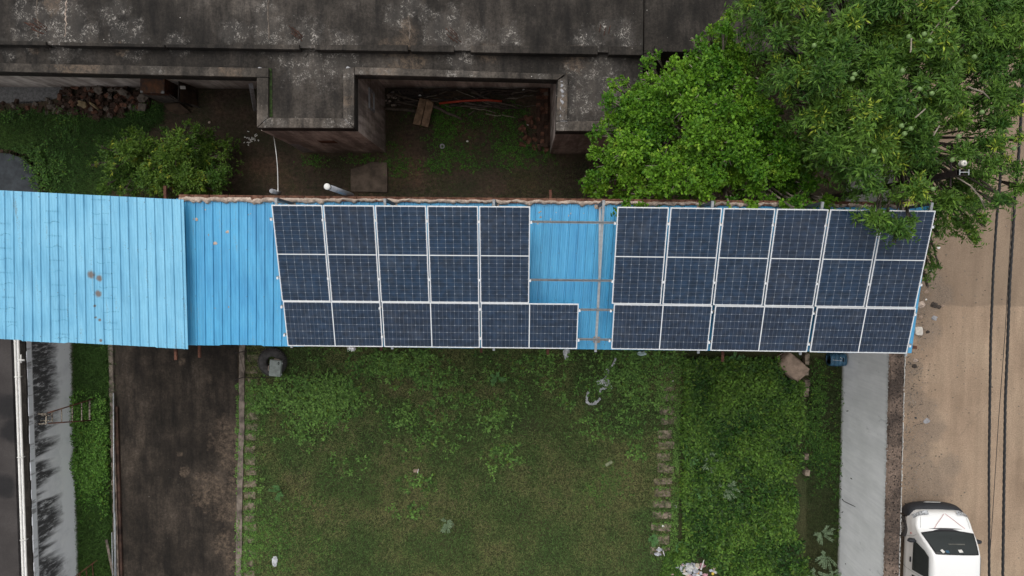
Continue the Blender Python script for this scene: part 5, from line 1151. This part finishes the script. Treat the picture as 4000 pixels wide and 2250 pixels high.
# bumper: a bowed bar round the nose
bp = [(-.86, -.42), (-.875, -.30), (-.83, -.17), (-.70, -.085), (-.45, -.025), (0, 0), (.45, -.025), (.70, -.085), (.83, -.17), (.875, -.30), (.86, -.42)]
mb = VB(); sec = [(.0, .26), (.03, .34), (.035, .48), (.0, .60), (-.06, .66), (-.13, .70), (-.18, .70)]; vs = []
for i, (x, y) in enumerate(bp):
    t = Vector(bp[min(i+1, len(bp)-1)])-Vector(bp[max(i-1, 0)]); t.normalize(); nn = Vector((-t.y, t.x))
    for o_, z in sec: k_ = o_ if abs(x) < .8 else o_*.45; vs.append((x+nn.x*k_, y+nn.y*k_, z))
k = len(sec); mb.add(vs, [(i*k+j, (i+1)*k+j, (i+1)*k+j+1, i*k+j+1) for i in range(len(bp)-1) for j in range(k-1)]); bo = mb.vb('bumper', blk); bo.modifiers.new('sub', 'SUBSURF').render_levels = 2
sl_ = bo.modifiers.new('thick', 'SOLIDIFY'); sl_.thickness = .02
pmx = Matrix.Rotation(R_(12), 3, 'Z'); mb = VB(); Mp = Matrix.Rotation(R_(62), 3, 'X'); mb.obox((-.06, .045, .46), .50, .115, .012, Mp); pl_ = mb.vb('number_plate', M['white'], False)
mb = VB()
for i in range(9): mb.obox((-.26+i*.05, .045+.008, .464), .026, .055, .006, Mp)
mb.vb('plate_marks', blk, False, parent=pl_)
mb = VB()
def tape(pts_):
    for a, b in zip(pts_, pts_[1:]): mb.bar(a, b, .014, .003)
tm = simple('faded_red_tape', (.42, .17, .17), .6, .25, 20)
tape([(.04, -.15, .965), (-.10, -.28, 1.055), (-.24, -.42, 1.115), (-.34, -.56, 1.155)]); tape([(.08, -.15, .965), (.26, -.29, 1.05), (.42, -.42, 1.105), (.60, -.56, 1.14)]); mb.vb('red_tape', tm, False)
mb = VB(); 
for x in (-.42, -.21, 0, .21, .42, .60): mb.tube([(x, -2.05, 1.887-.03*(x/.64)**4), (x, -3.9, 1.885-.03*(x/.64)**4)], .006, 4)
mb.vb('roof_rib', paint)
mb = VB(); mb.rock((.05, -.155, .90), .03, .02, .01, 1, .1, 2); mb.vb('badge', M['galv'])
# ================================================================ vegetation
def tone(base, n, h, var=.25, seed=0):
    """per leaf colour: base rgb, varied by leaf and by an index of clumps h in 0..1"""
    r = np.random.default_rng(seed); b = np.array(base)[None]
    k = (1+var*(r.random((n, 1))*2-1)); return b*k*(0.75+.5*h[:, None])
def rep(c, k=5): return np.repeat(c, k, axis=0)
def turf(name, poly, n, L, W, base, alt, label, cat, seed=1, mask=None, lean=.9, z=.0, dens=None, kind='stuff', parent=None, mat='grass'):
    r = np.random.default_rng(seed); us = np.array([p[0] for p in poly]); vs = np.array([p[1] for p in poly])
    u = r.uniform(us.min(), us.max(), n*3); v = r.uniform(vs.min(), vs.max(), n*3); k = inpoly(u, v, poly)
    u, v = u[k], v[k]; p = Pn(u, v, np.full(len(u), z)); f = vnoise(p[:, 0], p[:, 1], .9)*.6+vnoise(p[:, 0]+50, p[:, 1], 2.6)*.4
    if mask is not None:
        k = r.random(len(u)) < mask(u, v, p, f); u, v, p, f = u[k], v[k], p[k], f[k]
    p, f = p[:n], f[:n]; m_ = len(p); a = r.uniform(0, 2*np.pi, m_); le = r.uniform(.2, lean, m_)
    d = np.stack([np.cos(a)*le, np.sin(a)*le, np.ones(m_)*(1-le*.6)], 1); d = nz(d); s = np.stack([-np.sin(a), np.cos(a), np.zeros(m_)], 1)
    Ls = L*r.uniform(.5, 1.3, (m_, 1)); Ws = W*r.uniform(.6, 1.3, (m_, 1))
    mid = p+d*Ls*.55; tip = mid+nz(d*np.array([1, 1, .1]))*Ls*.5
    V = np.stack([p-s*Ws/2, p+s*Ws/2, mid+s*Ws*.4, tip, mid-s*Ws*.4], 1).reshape(-1, 3); i = np.arange(m_)[:, None]*5
    Fc = np.concatenate([i+np.array([[0, 1, 2]]), i+np.array([[0, 2, 4]]), i+np.array([[4, 2, 3]])], 1).reshape(-1, 3)
    w_ = np.clip((f-.36)*1.8+r.normal(0, .3, m_), 0, 1)[:, None]
    c = np.array(base)*(1-w_)+np.array(alt)*w_; c = c*r.uniform(.25, 1.85, (m_, 1))
    o = rawmesh(name, V, Fc, 3, M[mat], rep(c), parent)
    if parent is None: tag(o, label, cat, kind=kind)
    return o
def weeds(name, poly, n, nl, L, W, h, base, alt, label, cat, seed=1, mask=None, kind='stuff', parent=None, flat=.5, yel=(.10, .16, .02)):
    """low broad leaved plants: n rosettes of nl leaves"""
    r = np.random.default_rng(seed); us = np.array([p[0] for p in poly]); vs = np.array([p[1] for p in poly])
    u = r.uniform(us.min(), us.max(), n*4); v = r.uniform(vs.min(), vs.max(), n*4); k = inpoly(u, v, poly); u, v = u[k], v[k]
    p = Pn(u, v, np.zeros(len(u))); f = vnoise(p[:, 0]+9, p[:, 1], 1.4)
    if mask is not None: k = r.random(len(u)) < mask(u, v, p, f); u, v, p, f = u[k], v[k], p[k], f[k]
    p, f = p[:n], f[:n]; m_ = len(p); hh = h*(.35+.9*r.random(m_))*(.5+f)
    B = np.repeat(p, nl, 0); B[:, 2] = np.repeat(hh, nl)*r.uniform(.55, 1.0, m_*nl); a = r.uniform(0, 2*np.pi, m_*nl); el = r.uniform(-.1, .9, m_*nl)*flat
    d = np.stack([np.cos(a), np.sin(a), el], 1); nn = np.stack([-np.cos(a)*el, -np.sin(a)*el, np.ones(m_*nl)], 1)+r.normal(0, .35, (m_*nl, 3))
    B += d*.01; sz = np.repeat(r.uniform(.6, 1.25, m_), nl)*r.uniform(.7, 1.1, m_*nl)
    V, Fc = leaf_arrays(B, d, nn, L*sz, W*sz, .15, .1)
    w_ = np.repeat(np.clip(f+r.normal(0, .25, m_), 0, 1), nl)[:, None]; c = np.array(base)*(1-w_)+np.array(alt)*w_; c = c*r.uniform(.4, 1.65, (m_*nl, 1))
    y = (r.random(m_*nl) < .05)[:, None]; c = np.where(y, np.array(yel), c)
    o = rawmesh(name, V, Fc, 3, M['leaf'], rep(c), parent)
    if parent is None: tag(o, label, cat, kind=kind)
    return o
G1, G2 = (.058, .104, .027), (.060, .060, .024)
lawn_poly = [(950, 1345), (2680, 1345), (2640, 2300), (925, 2300)]
def bare(u, v, *c):
    k = np.ones(len(u))
    for (a, b, ra_, rb_, s) in c: k = k*(1-s*np.exp(-(((u-a)/ra_)**2+((v-b)/rb_)**2)*1.5))
    return k
def lm(u, v, p, f):
    k = bare(u, v, (2075, 1665, 70, 50, .8), (1430, 1720, 160, 110, .25), (1165, 1850, 60, 60, .5), (2600, 1900, 42, 500, .5), (985, 1950, 34, 480, .75))
    return k*(.5+.5*np.clip((f-.3)*4, .2, 1))
turf('lawn_grass', lawn_poly, 170000, .13, .015, G1, (.135, .133, .054), 'short patchy green and straw coloured grass of the lawn', 'grass', 1, lm, 1.0)
turf('dry_grass', [(1150, 1500), (1850, 1480), (2500, 1700), (2600, 2250), (1300, 2250), (1080, 1850)], 9000, .16, .010, (.16, .13, .075), (.14, .11, .065), 'thin straw of dead grass strewn over the lawn', 'dry grass', 2, lambda u, v, p, f: np.clip((f-.42)*3, 0, 1)*np.exp(-(((u-1600)/550)**2+((v-1700)/380)**2)), 1.2, .01)
GL, GD = (.115, .215, .045), (.060, .135, .026)
lw = [(1180, 1530, 110, 60, 1), (1250, 1590, 110, 80, 1), (1290, 1520, 100, 70, 1), (1380, 1545, 60, 50, .8), (1060, 1540, 50, 45, .8), (1490, 1420, 120, 45, 1), (1600, 1440, 60, 40, .9), (1650, 1400, 70, 30, .9), (1700, 1470, 110, 60, .45), (1180, 1650, 60, 60, .7), (1260, 1380, 60, 50, .35),
      (1090, 1720, 25, 15, .6), (1030, 1590, 30, 20, .7), (1350, 1800, 80, 40, .15), (1660, 1640, 150, 100, .25), (1940, 1620, 60, 50, .5), (1960, 1770, 60, 60, .4), (1780, 1560, 80, 40, .3), (2330, 1510, 60, 35, .9), (2450, 1440, 95, 75, 1), (2300, 1500, 40, 30, .8), (2520, 1400, 160, 40, .9), (2210, 1560, 40, 30, .5), (2140, 1480, 80, 60, .3), (2480, 1540, 60, 60, .6), (2030, 1510, 60, 50, .35), (2400, 1640, 120, 60, .35), (2480, 1740, 50, 40, .3), (1640, 1890, 60, 30, .5), (1600, 1990, 60, 30, .3), (1960, 1440, 60, 60, .25), (2090, 1390, 200, 30, .25)]
def fieldmask(lst, hard=.5):
    def fn(u, v, p, f):
        s = np.zeros(len(u))
        for (a, b, ra_, rb_, k) in lst: s = np.maximum(s, k*np.exp(-(((u-a)/ra_)**2+((v-b)/rb_)**2)**1.3*.9))
        return np.clip(s*(.35+1.1*f), 0, 1)
    return fn
weeds('lawn_weeds', lawn_poly, 6500, 6, .125, .052, .16, GD, GL, 'bright broad leaved weeds growing in patches through the lawn', 'weeds', 3, fieldmask(lw))
weeds('fine_weeds', lawn_poly, 6500, 6, .075, .022, .07, (.05, .13, .024), (.10, .20, .04), 'fine leaved weeds at the lower left corner of the lawn', 'weeds', 4, fieldmask([(1010, 2080, 90, 90, 1), (1130, 2130, 130, 80, .8), (1100, 2210, 140, 50, .7), (1000, 2160, 60, 60, 1), (2390, 1870, 55, 60, 1), (2350, 1910, 70, 50, .5), (1200, 1980, 100, 60, .3)]))
weeds('slab_edge_weeds', [(928, 1480), (1040, 1480), (1030, 2300), (925, 2300)], 1500, 6, .075, .030, .08, GD, GL, 'small leafy weeds growing between the slabs of the left row', 'weeds', 5, lambda u, v, p, f: np.clip(np.exp(-((np.mod(v-1398+22, 44.5)-0)/9)**2)+np.exp(-((np.mod(v-1398+22, 44.5)-44.5)/9)**2)+.9*(u < 945)*(f > .5)+.8*(v < 1620)*(f > .4), 0, 1)*(.15+.8*f)*np.where(v > 1700, .5, 1))
weeds('slab_edge_weeds', [(2560, 1395), (2665, 1395), (2640, 2200), (2540, 2200)], 900, 6, .07, .030, .08, GD, GL, 'small leafy weeds growing between the slabs of the right row', 'weeds', 6, lambda u, v, p, f: np.clip(np.exp(-((np.mod(v-1463+23, 46)-0)/8)**2)*.7+.9*(u > 2640-(v-1400)*.03)*(f > .4)+.5*(v < 1600)*(f > .5), 0, 1))
gc = [(2662, 1398), (3040, 1398), (3050, 1470), (3125, 1490), (3110, 1560), (3130, 1640), (3100, 1720), (3128, 1800), (3085, 1860), (3110, 1960), (3075, 2040), (3130, 2120), (3165, 2270), (2830, 2270), (2790, 2205), (2720, 2180), (2625, 2180), (2640, 2140), (2665, 2080), (2668, 2000), (2650, 1900), (2670, 1780), (2655, 1700), (2668, 1560)]
weeds('groundcover', gc, 11500, 5, .14, .058, .40, (.018, .056, .009), (.088, .170, .024), 'dense bright green leafy groundcover filling the bed right of the slabs', 'groundcover', 7, lambda u, v, p, f: np.clip(.35+f*1.2, 0, 1)*bare(u, v, (2890, 1900, 110, 70, .6), (3080, 1860, 60, 150, .6), (2700, 1480, 60, 60, .5), (3060, 1620, 60, 60, .5), (2980, 2100, 60, 50, .6), (3110, 2150, 60, 100, .6)), flat=.9)
weeds('groundcover_fringe', [(2600, 2150), (2680, 2170), (2660, 2270), (2570, 2270)], 900, 5, .08, .036, .15, (.025, .07, .01), (.07, .14, .02), 'leafy weeds at the left edge of the rubbish heap', 'weeds', 8)
turf('bed_grass', [(3150, 1395), (3282, 1395), (3282, 2290), (3150, 2290)], 16000, .12, .010, (.026, .044, .012), (.048, .052, .020), 'dull grass between the brick edging and the boundary wall', 'grass', 9, lambda u, v, p, f: bare(u, v, (3210, 1650, 45, 45, .8), (3205, 1560, 45, 50, .6)))
weeds('bed_weeds', [(3120, 1395), (3285, 1395), (3285, 2290), (3120, 2290)], 1700, 5, .085, .034, .2, (.022, .065, .010), (.055, .12, .018), 'leafy weeds scattered between the edging and the boundary wall', 'weeds', 10, fieldmask([(3190, 1560, 25, 120, .6), (3210, 1780, 60, 80, .9), (3170, 1700, 40, 100, .8), (3270, 1800, 20, 300, .2), (3230, 1480, 50, 40, .15)]))
# feathery pale weeds, single plants
def feather(u, v, r, label, seed, c=(.05, .10, .04)):
    rr = np.random.default_rng(seed); p = P(u, v, 0); root = empty('feathery_weed', p, label, 'weed plant', 'pale feathery weeds'); n = 420
    k = 9; st = rr.uniform(0, 2*np.pi, k); R0 = r*CH/F; L = []; D = []
    for a in st:
        ln = R0*rr.uniform(.6, 1.1)
        for t in np.linspace(.15, 1, 22):
            q_ = np.array([p.x+np.cos(a)*ln*t, p.y+np.sin(a)*ln*t, .10+.42*t-.12*t*t])
            for sd_ in (-1, 1): L.append(q_); D.append([np.cos(a+sd_*.8), np.sin(a+sd_*.8), rr.normal(0, .2)])
    B = np.array(L); D = np.array(D); n = len(B); V, Fc = leaf_arrays(B, D, rr.normal(0, .3, (n, 3))+[0, 0, 1], rr.uniform(.05, .10, n), rr.uniform(.012, .02, n), .1, .1)
    rawmesh('foliage', V, Fc, 3, M['leaf'], rep(np.array(c)*rr.uniform(.6, 1.6, (n, 1))), root)
    mb = MB(); mb.tube([p, p+Vector((0, 0, .2))], .008, 5)
    for a in st[:6]: mb.tube([p+Vector((0, 0, .1)), p+Vector((math.cos(a)*R0*.9, math.sin(a)*R0*.9, .4))], .005, 4)
    mb.build('stem', simple('weed_stem', (.06, .09, .03)), root)
for i, (u, v, r, lab) in enumerate([(2733, 1905, 34, 'pale feathery weed on the left side of the groundcover, middle height'), (2688, 1778, 30, 'pale feathery weed at the left edge of the groundcover by the slabs'), (2830, 1895, 44, 'large silvery feathery weed in the middle of the groundcover'), (2770, 1795, 36, 'silvery feathery weed just above the large one in the groundcover'), (2860, 1415, 46, 'feathery weed close under the right array, left one'), (2948, 1428, 36, 'feathery weed close under the right array, right one'), (2652, 2118, 26, 'feathery weed at the lower left of the groundcover'), (2545, 2095, 22, 'small pale weed beside the lower slabs of the right row'),
                              (3220, 2160, 52, 'silvery grey shrub-like weed by the boundary wall foot, upper'), (3180, 2230, 55, 'silvery grey shrub-like weed at the bottom by the boundary wall'), (3250, 2235, 40, 'small silvery weed at the bottom touching the boundary wall'), (1095, 1915, 30, 'single ferny weed on the left part of the lawn'), (1945, 1475, 26, 'single ferny weed on the lawn below the left array end'), (1745, 2035, 30, 'faint grey ferny weed on the lower lawn'), (3205, 2080, 40, 'green feathery weed against the wall above the silvery ones')]):
    feather(u, v, r, lab, 40+i, (.15, .21, .12) if 'silver' in lab or 'grey' in lab else (.085, .19, .06))
# left strip
sp_ = [(296, 1345), (432, 1345), (434, 2300), (292, 2300)]
turf('strip_grass', sp_, 15000, .34, .012, (.030, .068, .012), (.052, .10, .018), 'long arching grass in the strip between white wall and yard', 'grass', 11, lambda u, v, p, f: np.where((v < 1660) | (v > 1930), 1., .3), 1.1)
weeds('strip_weeds', sp_, 2300, 5, .085, .040, .25, (.045, .12, .016), (.085, .185, .028), 'bright leafy weeds in the middle of the left strip', 'weeds', 12, fieldmask([(370, 1720, 80, 90, 1), (360, 1830, 80, 90, 1), (345, 1640, 60, 60, .8), (320, 1920, 60, 60, .7), (400, 1600, 40, 50, .4), (320, 1570, 30, 40, .4), (370, 1960, 60, 60, .4)]))
# north yard
turf('yard_grass', [(-120, 430), (260, 440), (420, 470), (540, 440), (640, 410), (640, 470), (560, 520), (520, 640), (420, 770), (170, 770), (140, 660), (60, 596), (-120, 590)], 26000, .22, .011, (.030, .072, .014), (.060, .115, .022), 'long dark green grass in the north yard left of the shrub', 'grass', 13, None, 1.1)
weeds('yard_weeds', [(-120, 430), (640, 400), (560, 560), (300, 760), (170, 770), (0, 590), (-120, 590)], 1500, 5, .09, .04, .2, (.03, .085, .012), (.06, .14, .02), 'leafy weeds among the long grass in the north yard', 'weeds', 14, fieldmask([(280, 500, 40, 70, .8), (130, 610, 60, 30, .6), (170, 690, 50, 80, .8), (60, 450, 100, 20, .5), (560, 430, 60, 30, .8), (240, 740, 60, 30, .7), (230, 620, 60, 100, .5)]))
turf('court_grass', [(1515, 420), (2050, 400), (2150, 600), (2350, 650), (2400, 770), (1100, 770), (1180, 610), (1515, 610)], 15000, .09, .009, (.030, .062, .014), (.07, .062, .028), 'thin low grass on the soil of the court and behind the shed', 'grass', 15, lambda u, v, p, f: np.clip((f-.35)*2.2, .05, .8))
weeds('court_weeds', [(1515, 405), (2060, 395), (2160, 600), (2200, 640), (1800, 700), (1515, 690), (1140, 640), (1140, 600), (1510, 600)], 2900, 6, .060, .022, .08, (.032, .095, .012), (.065, .17, .018), 'bright green low weeds scattered through the court', 'weeds', 16, fieldmask([(1760, 440, 90, 45, .9), (1900, 470, 110, 45, .8), (1740, 510, 60, 60, .9), (1990, 450, 60, 50, .7), (1790, 600, 70, 50, .9), (1960, 560, 60, 60, .8), (2080, 600, 90, 40, .9), (1870, 640, 80, 25, .8), (1720, 640, 60, 30, .7), (1550, 590, 50, 40, .3), (1220, 640, 50, 40, .5), (2010, 500, 40, 90, .6), (2000, 640, 100, 20, .5), (1650, 460, 60, 30, .4), (1420, 620, 60, 20, .4), (1550, 650, 60, 50, .4)]))

# trees ----------------------------------------------------------------
def lobes_in(poly, n, rmin, seed, extra=()):
    r = random.Random(seed); out = list(extra); us = [p[0] for p in poly]; vs = [p[1] for p in poly]; tries = 0
    while len(out) < n and tries < 20000:
        tries += 1; u, v = r.uniform(min(us), max(us)), r.uniform(min(vs), max(vs))
        if not inpoly(np.array([u]), np.array([v]), poly)[0]: continue
        if all((u-a)**2+(v-b)**2 > (rmin)**2 for a, b, *_ in out): 
            dmin = min(math.hypot(u-(p1[0]+(p2[0]-p1[0])*t/8), v-(p1[1]+(p2[1]-p1[1])*t/8)) for p1, p2 in zip(poly, poly[1:]+poly[:1]) for t in range(8))
            out.append((u, v, min(r.uniform(46, 82), max(24, dmin+14))))
    return out
def tree(name, lobs, ztop, cpx, zc_fall, base_xy, ntw, nl, L, W, c1, c2, cy, label, trunk_r, seed, fork_z, twig_mat, twl=.30, spread=1., lay=.9, pend=0.):
    rr = np.random.default_rng(seed); rd = random.Random(seed); root = empty(name, (base_xy[0], base_xy[1], 0), label, 'tree' if ztop > 4 else 'shrub')
    cen = []; 
    for (u, v, r_, *zz) in lobs:
        z = zz[0] if zz else ztop-zc_fall*(((u-cpx[0])**2+(v-cpx[1])**2)/cpx[2]**2)+rd.uniform(-.9, .3)
        p = P(u, v, z); cen.append((np.array(p), r_*(CH-z)/F, rd.random()))
    wts = np.array([c[1]**2 for c in cen]); wts /= wts.sum(); idx = rr.choice(len(cen), ntw, p=wts)
    C = np.array([c[0] for c in cen])[idx]; Rr = np.array([c[1] for c in cen])[idx]; H = np.array([c[2] for c in cen])[idx]
    d = nz(rr.normal(0, 1, (ntw, 3))); d[:, 2] = np.where(rr.random(ntw) < .75, np.abs(d[:, 2]), d[:, 2]); rad = rr.uniform(.35, 1.12, ntw)**.75
    sq = np.array([1., 1., .62]); tip = C+d*(Rr*rad)[:, None]*sq; lower = rr.random(ntw) < lay*.35; tip[lower, 2] -= rr.uniform(.4, 1.3, lower.sum())
    ax = nz(d*np.array([1, 1, .35])+rr.normal(0, .4, (ntw, 3))*[1, 1, .5]+[0, 0, .15-pend]); tl = twl*rr.uniform(.6, 1.4, ntw)
    h2 = rr.random(ntw)                                   # twig tone
    tt = (np.arange(nl)+.5)/nl; B = (tip[:, None]-ax[:, None]*(tl[:, None]*(1-tt[None]))[..., None]).reshape(-1, 3)
    A = np.repeat(ax, nl, 0); N = len(B); rnd = nz(np.cross(A, rr.normal(0, 1, (N, 3)))); last = np.tile(tt, ntw)[:, None]
    D = nz(A*(.35+.9*last**3)+rnd*spread*(1.05-.6*last**3)+[0, 0, .05-pend]); nn = rr.normal(0, .45, (N, 3))+[0, 0, 1]+A*.3
    sz = rr.uniform(.65, 1.2, N)*np.repeat(rr.uniform(.8, 1.15, ntw), nl); V, Fc = leaf_arrays(B, D, nn, L*sz, W*sz, .22, .12)
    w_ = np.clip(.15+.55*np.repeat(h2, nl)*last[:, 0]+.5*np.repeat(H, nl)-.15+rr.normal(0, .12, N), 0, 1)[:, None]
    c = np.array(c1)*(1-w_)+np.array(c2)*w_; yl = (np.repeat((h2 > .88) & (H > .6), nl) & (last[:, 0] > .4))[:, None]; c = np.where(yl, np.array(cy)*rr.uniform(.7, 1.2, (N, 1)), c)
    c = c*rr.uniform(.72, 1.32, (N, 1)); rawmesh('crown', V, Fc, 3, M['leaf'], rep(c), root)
    # trunk, limbs to the lobes, twigs
    fk = Vector((base_xy[0]+.1, base_xy[1]+.05, fork_z)); mb = MB()
    mb.tube([(base_xy[0], base_xy[1], -.05), (base_xy[0]+.03, base_xy[1]+.05, fork_z*.5), fk], [trunk_r*1.35, trunk_r*1.05, trunk_r*.9], 12); mb.build('trunk', M['branch'], root, True)
    for i, (c_, r_, _) in enumerate(cen):
        e = Vector(c_)-Vector((0, 0, .15)); m_ = fk.lerp(e, .5)+Vector((rd.uniform(-.2, .2), rd.uniform(-.2, .2), .25)); mb = MB()
        q_ = [fk, fk.lerp(m_, .5)+Vector((0, 0, .1)), m_, m_.lerp(e, .6), e]; mb.tube(q_, [trunk_r*.45, trunk_r*.33, trunk_r*.22, trunk_r*.14, .012], 7)
        for k in range(7):
            a_ = rd.uniform(0, 6.28); e2 = e+Vector((math.cos(a_)*r_*.85, math.sin(a_)*r_*.85, rd.uniform(-.1, .4)*r_)); mb.tube([m_.lerp(e, .7), e.lerp(e2, .45)+Vector((0, 0, .06)), e2], [.016, .011, .005], 5)
        mb.build('limb', twig_mat, root, True)
    return root, cen
PB = [(2845, 55), (2880, 95), (2935, 170), (2960, 260), (3010, 400), (3080, 470), (3160, 560), (3260, 640), (3290, 720), (3275, 810), (3100, 800), (2880, 810), (2640, 770), (2480, 790), (2420, 790), (2350, 730), (2310, 690), (2345, 560), (2360, 470), (2395, 350), (2500, 330), (2540, 250), (2680, 230), (2760, 130), (2800, 90)]
exB = [(2852, 62, 30), (2835, 110, 42), (2780, 125, 34), (2740, 165, 30), (2712, 150, 14), (2565, 210, 20), (2540, 235, 26), (2625, 240, 22), (2395, 330, 26), (2440, 320, 24), (2375, 390, 26), (2345, 520, 26), (2318, 500, 20), (2322, 590, 30), (2312, 700, 36), (2300, 730, 26), (2350, 740, 40), (2420, 770, 45), (2500, 760, 40), (2860, 790, 34, 6.9), (3000, 785, 40, 6.9), (3110, 790, 36, 7.2), (3230, 785, 40, 7.2), (2430, 835, 16, 7.4), (2860, 812, 12, 7.9), (3110, 815, 14, 7.9), (2500, 805, 26, 7.1), (2580, 790, 34, 6.9), (2680, 790, 36, 6.8), (2760, 795, 34, 6.8), (2930, 800, 26, 7.1), (3060, 805, 22, 7.3), (3170, 805, 24, 7.3), (2440, 800, 24, 7.2)]
lb_ = lobes_in(PB, 96, 62, 5, exB)
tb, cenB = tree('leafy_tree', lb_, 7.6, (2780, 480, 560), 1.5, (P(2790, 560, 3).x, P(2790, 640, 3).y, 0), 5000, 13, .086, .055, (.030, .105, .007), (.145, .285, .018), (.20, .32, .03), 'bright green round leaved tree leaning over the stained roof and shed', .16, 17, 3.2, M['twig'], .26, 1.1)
PA = [(2935, -60), (2950, 40), (2990, 140), (3010, 300), (3060, 420), (3140, 520), (3230, 620), (3320, 700), (3340, 790), (3500, 800), (3640, 800), (3700, 800), (3780, 760), (3800, 640), (3850, 520), (3920, 420), (3990, 330), (4080, 250), (4080, -60)]
exA = [(2915, 15, 28), (2960, 70, 30), (2975, 130, 26), (3420, 840, 42, 8.9), (3470, 860, 38, 8.9), (3505, 890, 34, 8.9), (3540, 915, 26, 8.8), (3505, 940, 14, 8.7), (3445, 880, 26, 8.8), (3560, 860, 26, 8.7), (3660, 830, 34, 7.0), (3650, 880, 28, 6.8), (3668, 915, 20, 6.6), (3720, 800, 36, 7.2), (3780, 780, 40, 7.2), (3840, 800, 34, 7.2), (3900, 790, 36, 8.6), (3950, 775, 30, 8.7), (3975, 790, 16, 8.7), (3790, 860, 26, 6.6), (3840, 850, 22, 6.6), (3800, 900, 26, 6.4), (3770, 880, 18, 6.4), (3805, 935, 14, 6.2), (3850, 880, 14, 6.5), (3740, 870, 16, 6.5), (3700, 860, 22, 6.6), (3760, 730, 50), (3830, 700, 50), (3870, 640, 46), (3900, 560, 46), (3850, 560, 50), (3700, 780, 50), (3900, 480, 50), (3960, 380, 50), (3970, 660, 40, 6.8), (3990, 730, 34, 6.8), (3930, 620, 26, 6.8), (3870, 620, 24, 7.0), (3640, 1000, 14, 4.4), (3632, 1040, 18, 4.3), (3655, 1040, 14, 4.3), (3680, 1050, 8, 4.3), (3625, 1090, 14, 4.2), (3632, 1120, 8, 4.1), (3640, 960, 18, 4.6), (3960, 430, 40, 7.6), (3985, 540, 26, 7.2), (3890, 470, 30, 7.6)]
la_ = lobes_in(PA, 132, 62, 8, exA)
la_ = [(q[0], q[1], q[2]) + ((6.6,) if math.hypot(q[0]-3690, (q[1]-690)*1.3) < 95 and len(q) == 3 else tuple(q[3:])) for q in la_]
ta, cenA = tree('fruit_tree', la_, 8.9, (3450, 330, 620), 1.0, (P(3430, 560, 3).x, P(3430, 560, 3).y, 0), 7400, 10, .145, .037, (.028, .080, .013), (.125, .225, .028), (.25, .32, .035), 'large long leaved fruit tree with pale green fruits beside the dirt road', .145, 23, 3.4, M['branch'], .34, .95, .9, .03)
rr = random.Random(3); fm = simple('unripe_fruit_skin', (.14, .22, .075), .5, .2, 12)
for (u, v) in [(3180, 178), (3330, 307), (3550, 143), (3610, 133), (3632, 160), (3525, 276), (3522, 492), (3533, 522), (3558, 502), (3745, 533), (3414, 590), (3645, 738), (3836, 438), (3338, 290), (3640, 365), (3592, 348), (3806, 222), (3962, 580), (3720, 625)]:
    zc_ = 9.4-1.0*(((u-3450)**2+(v-330)**2)/620**2); p = P(u, v, zc_); mb = MB(); mb.rock(p, .048, .048, .050, u, .06, 3); mb.tube([p+Vector((0, 0, .045)), p+Vector((.03, .05, .12))], .005, 5); mb.build('fruit', fm, ta, True)
for q_ in [[(3762, -20), (3730, 20), (3700, 50), (3660, 100), (3632, 138)], [(3560, 150), (3558, 200), (3555, 205)], [(3736, 692), (3790, 725), (3828, 770), (3848, 815)], [(3828, 770), (3846, 792), (3858, 790)], [(3575, 460), (3615, 425)], [(3646, 530), (3670, 490)], [(3780, 340), (3840, 360), (3865, 385)]]:
    mb = MB(); zz = 9.0 if q_[0][1] < 650 else 8.0; pts_ = [P(u, v, zz-1.2*(((u-3450)**2+(v-330)**2)/620**2)*(v < 650)+.25) for u, v in q_]; mb.tube(pts_, [.016-.007*i/len(pts_) for i in range(len(pts_))], 6); mb.build('limb', M['twig'], ta, True)
PC = [(370, 720), (420, 650), (380, 600), (460, 540), (560, 520), (640, 530), (720, 500), (740, 480), (800, 520), (860, 560), (890, 640), (860, 740), (600, 750), (430, 745)]
exC = [(735, 480, 16, 2.2), (380, 640, 16), (350, 645, 10), (400, 595, 16), (385, 570, 12), (480, 525, 22), (520, 515, 24), (905, 545, 14), (880, 560, 22), (640, 510, 20), (830, 520, 22), (765, 500, 24), (760, 755, 26), (640, 760, 26), (520, 755, 24), (850, 750, 20)]
lc_ = lobes_in(PC, 52, 46, 12, exC)
tc_, cenC = tree('leafy_shrub', lc_, 2.5, (640, 640, 300), .9, (P(640, 650, 0).x, P(640, 650, 0).y, 0), 2300, 12, .10, .036, (.036, .092, .013), (.115, .195, .024), (.22, .26, .025), 'yellowish green bushy shrub between stained building and left shed', .06, 29, .7, M['branch'], .30, 1., .6)
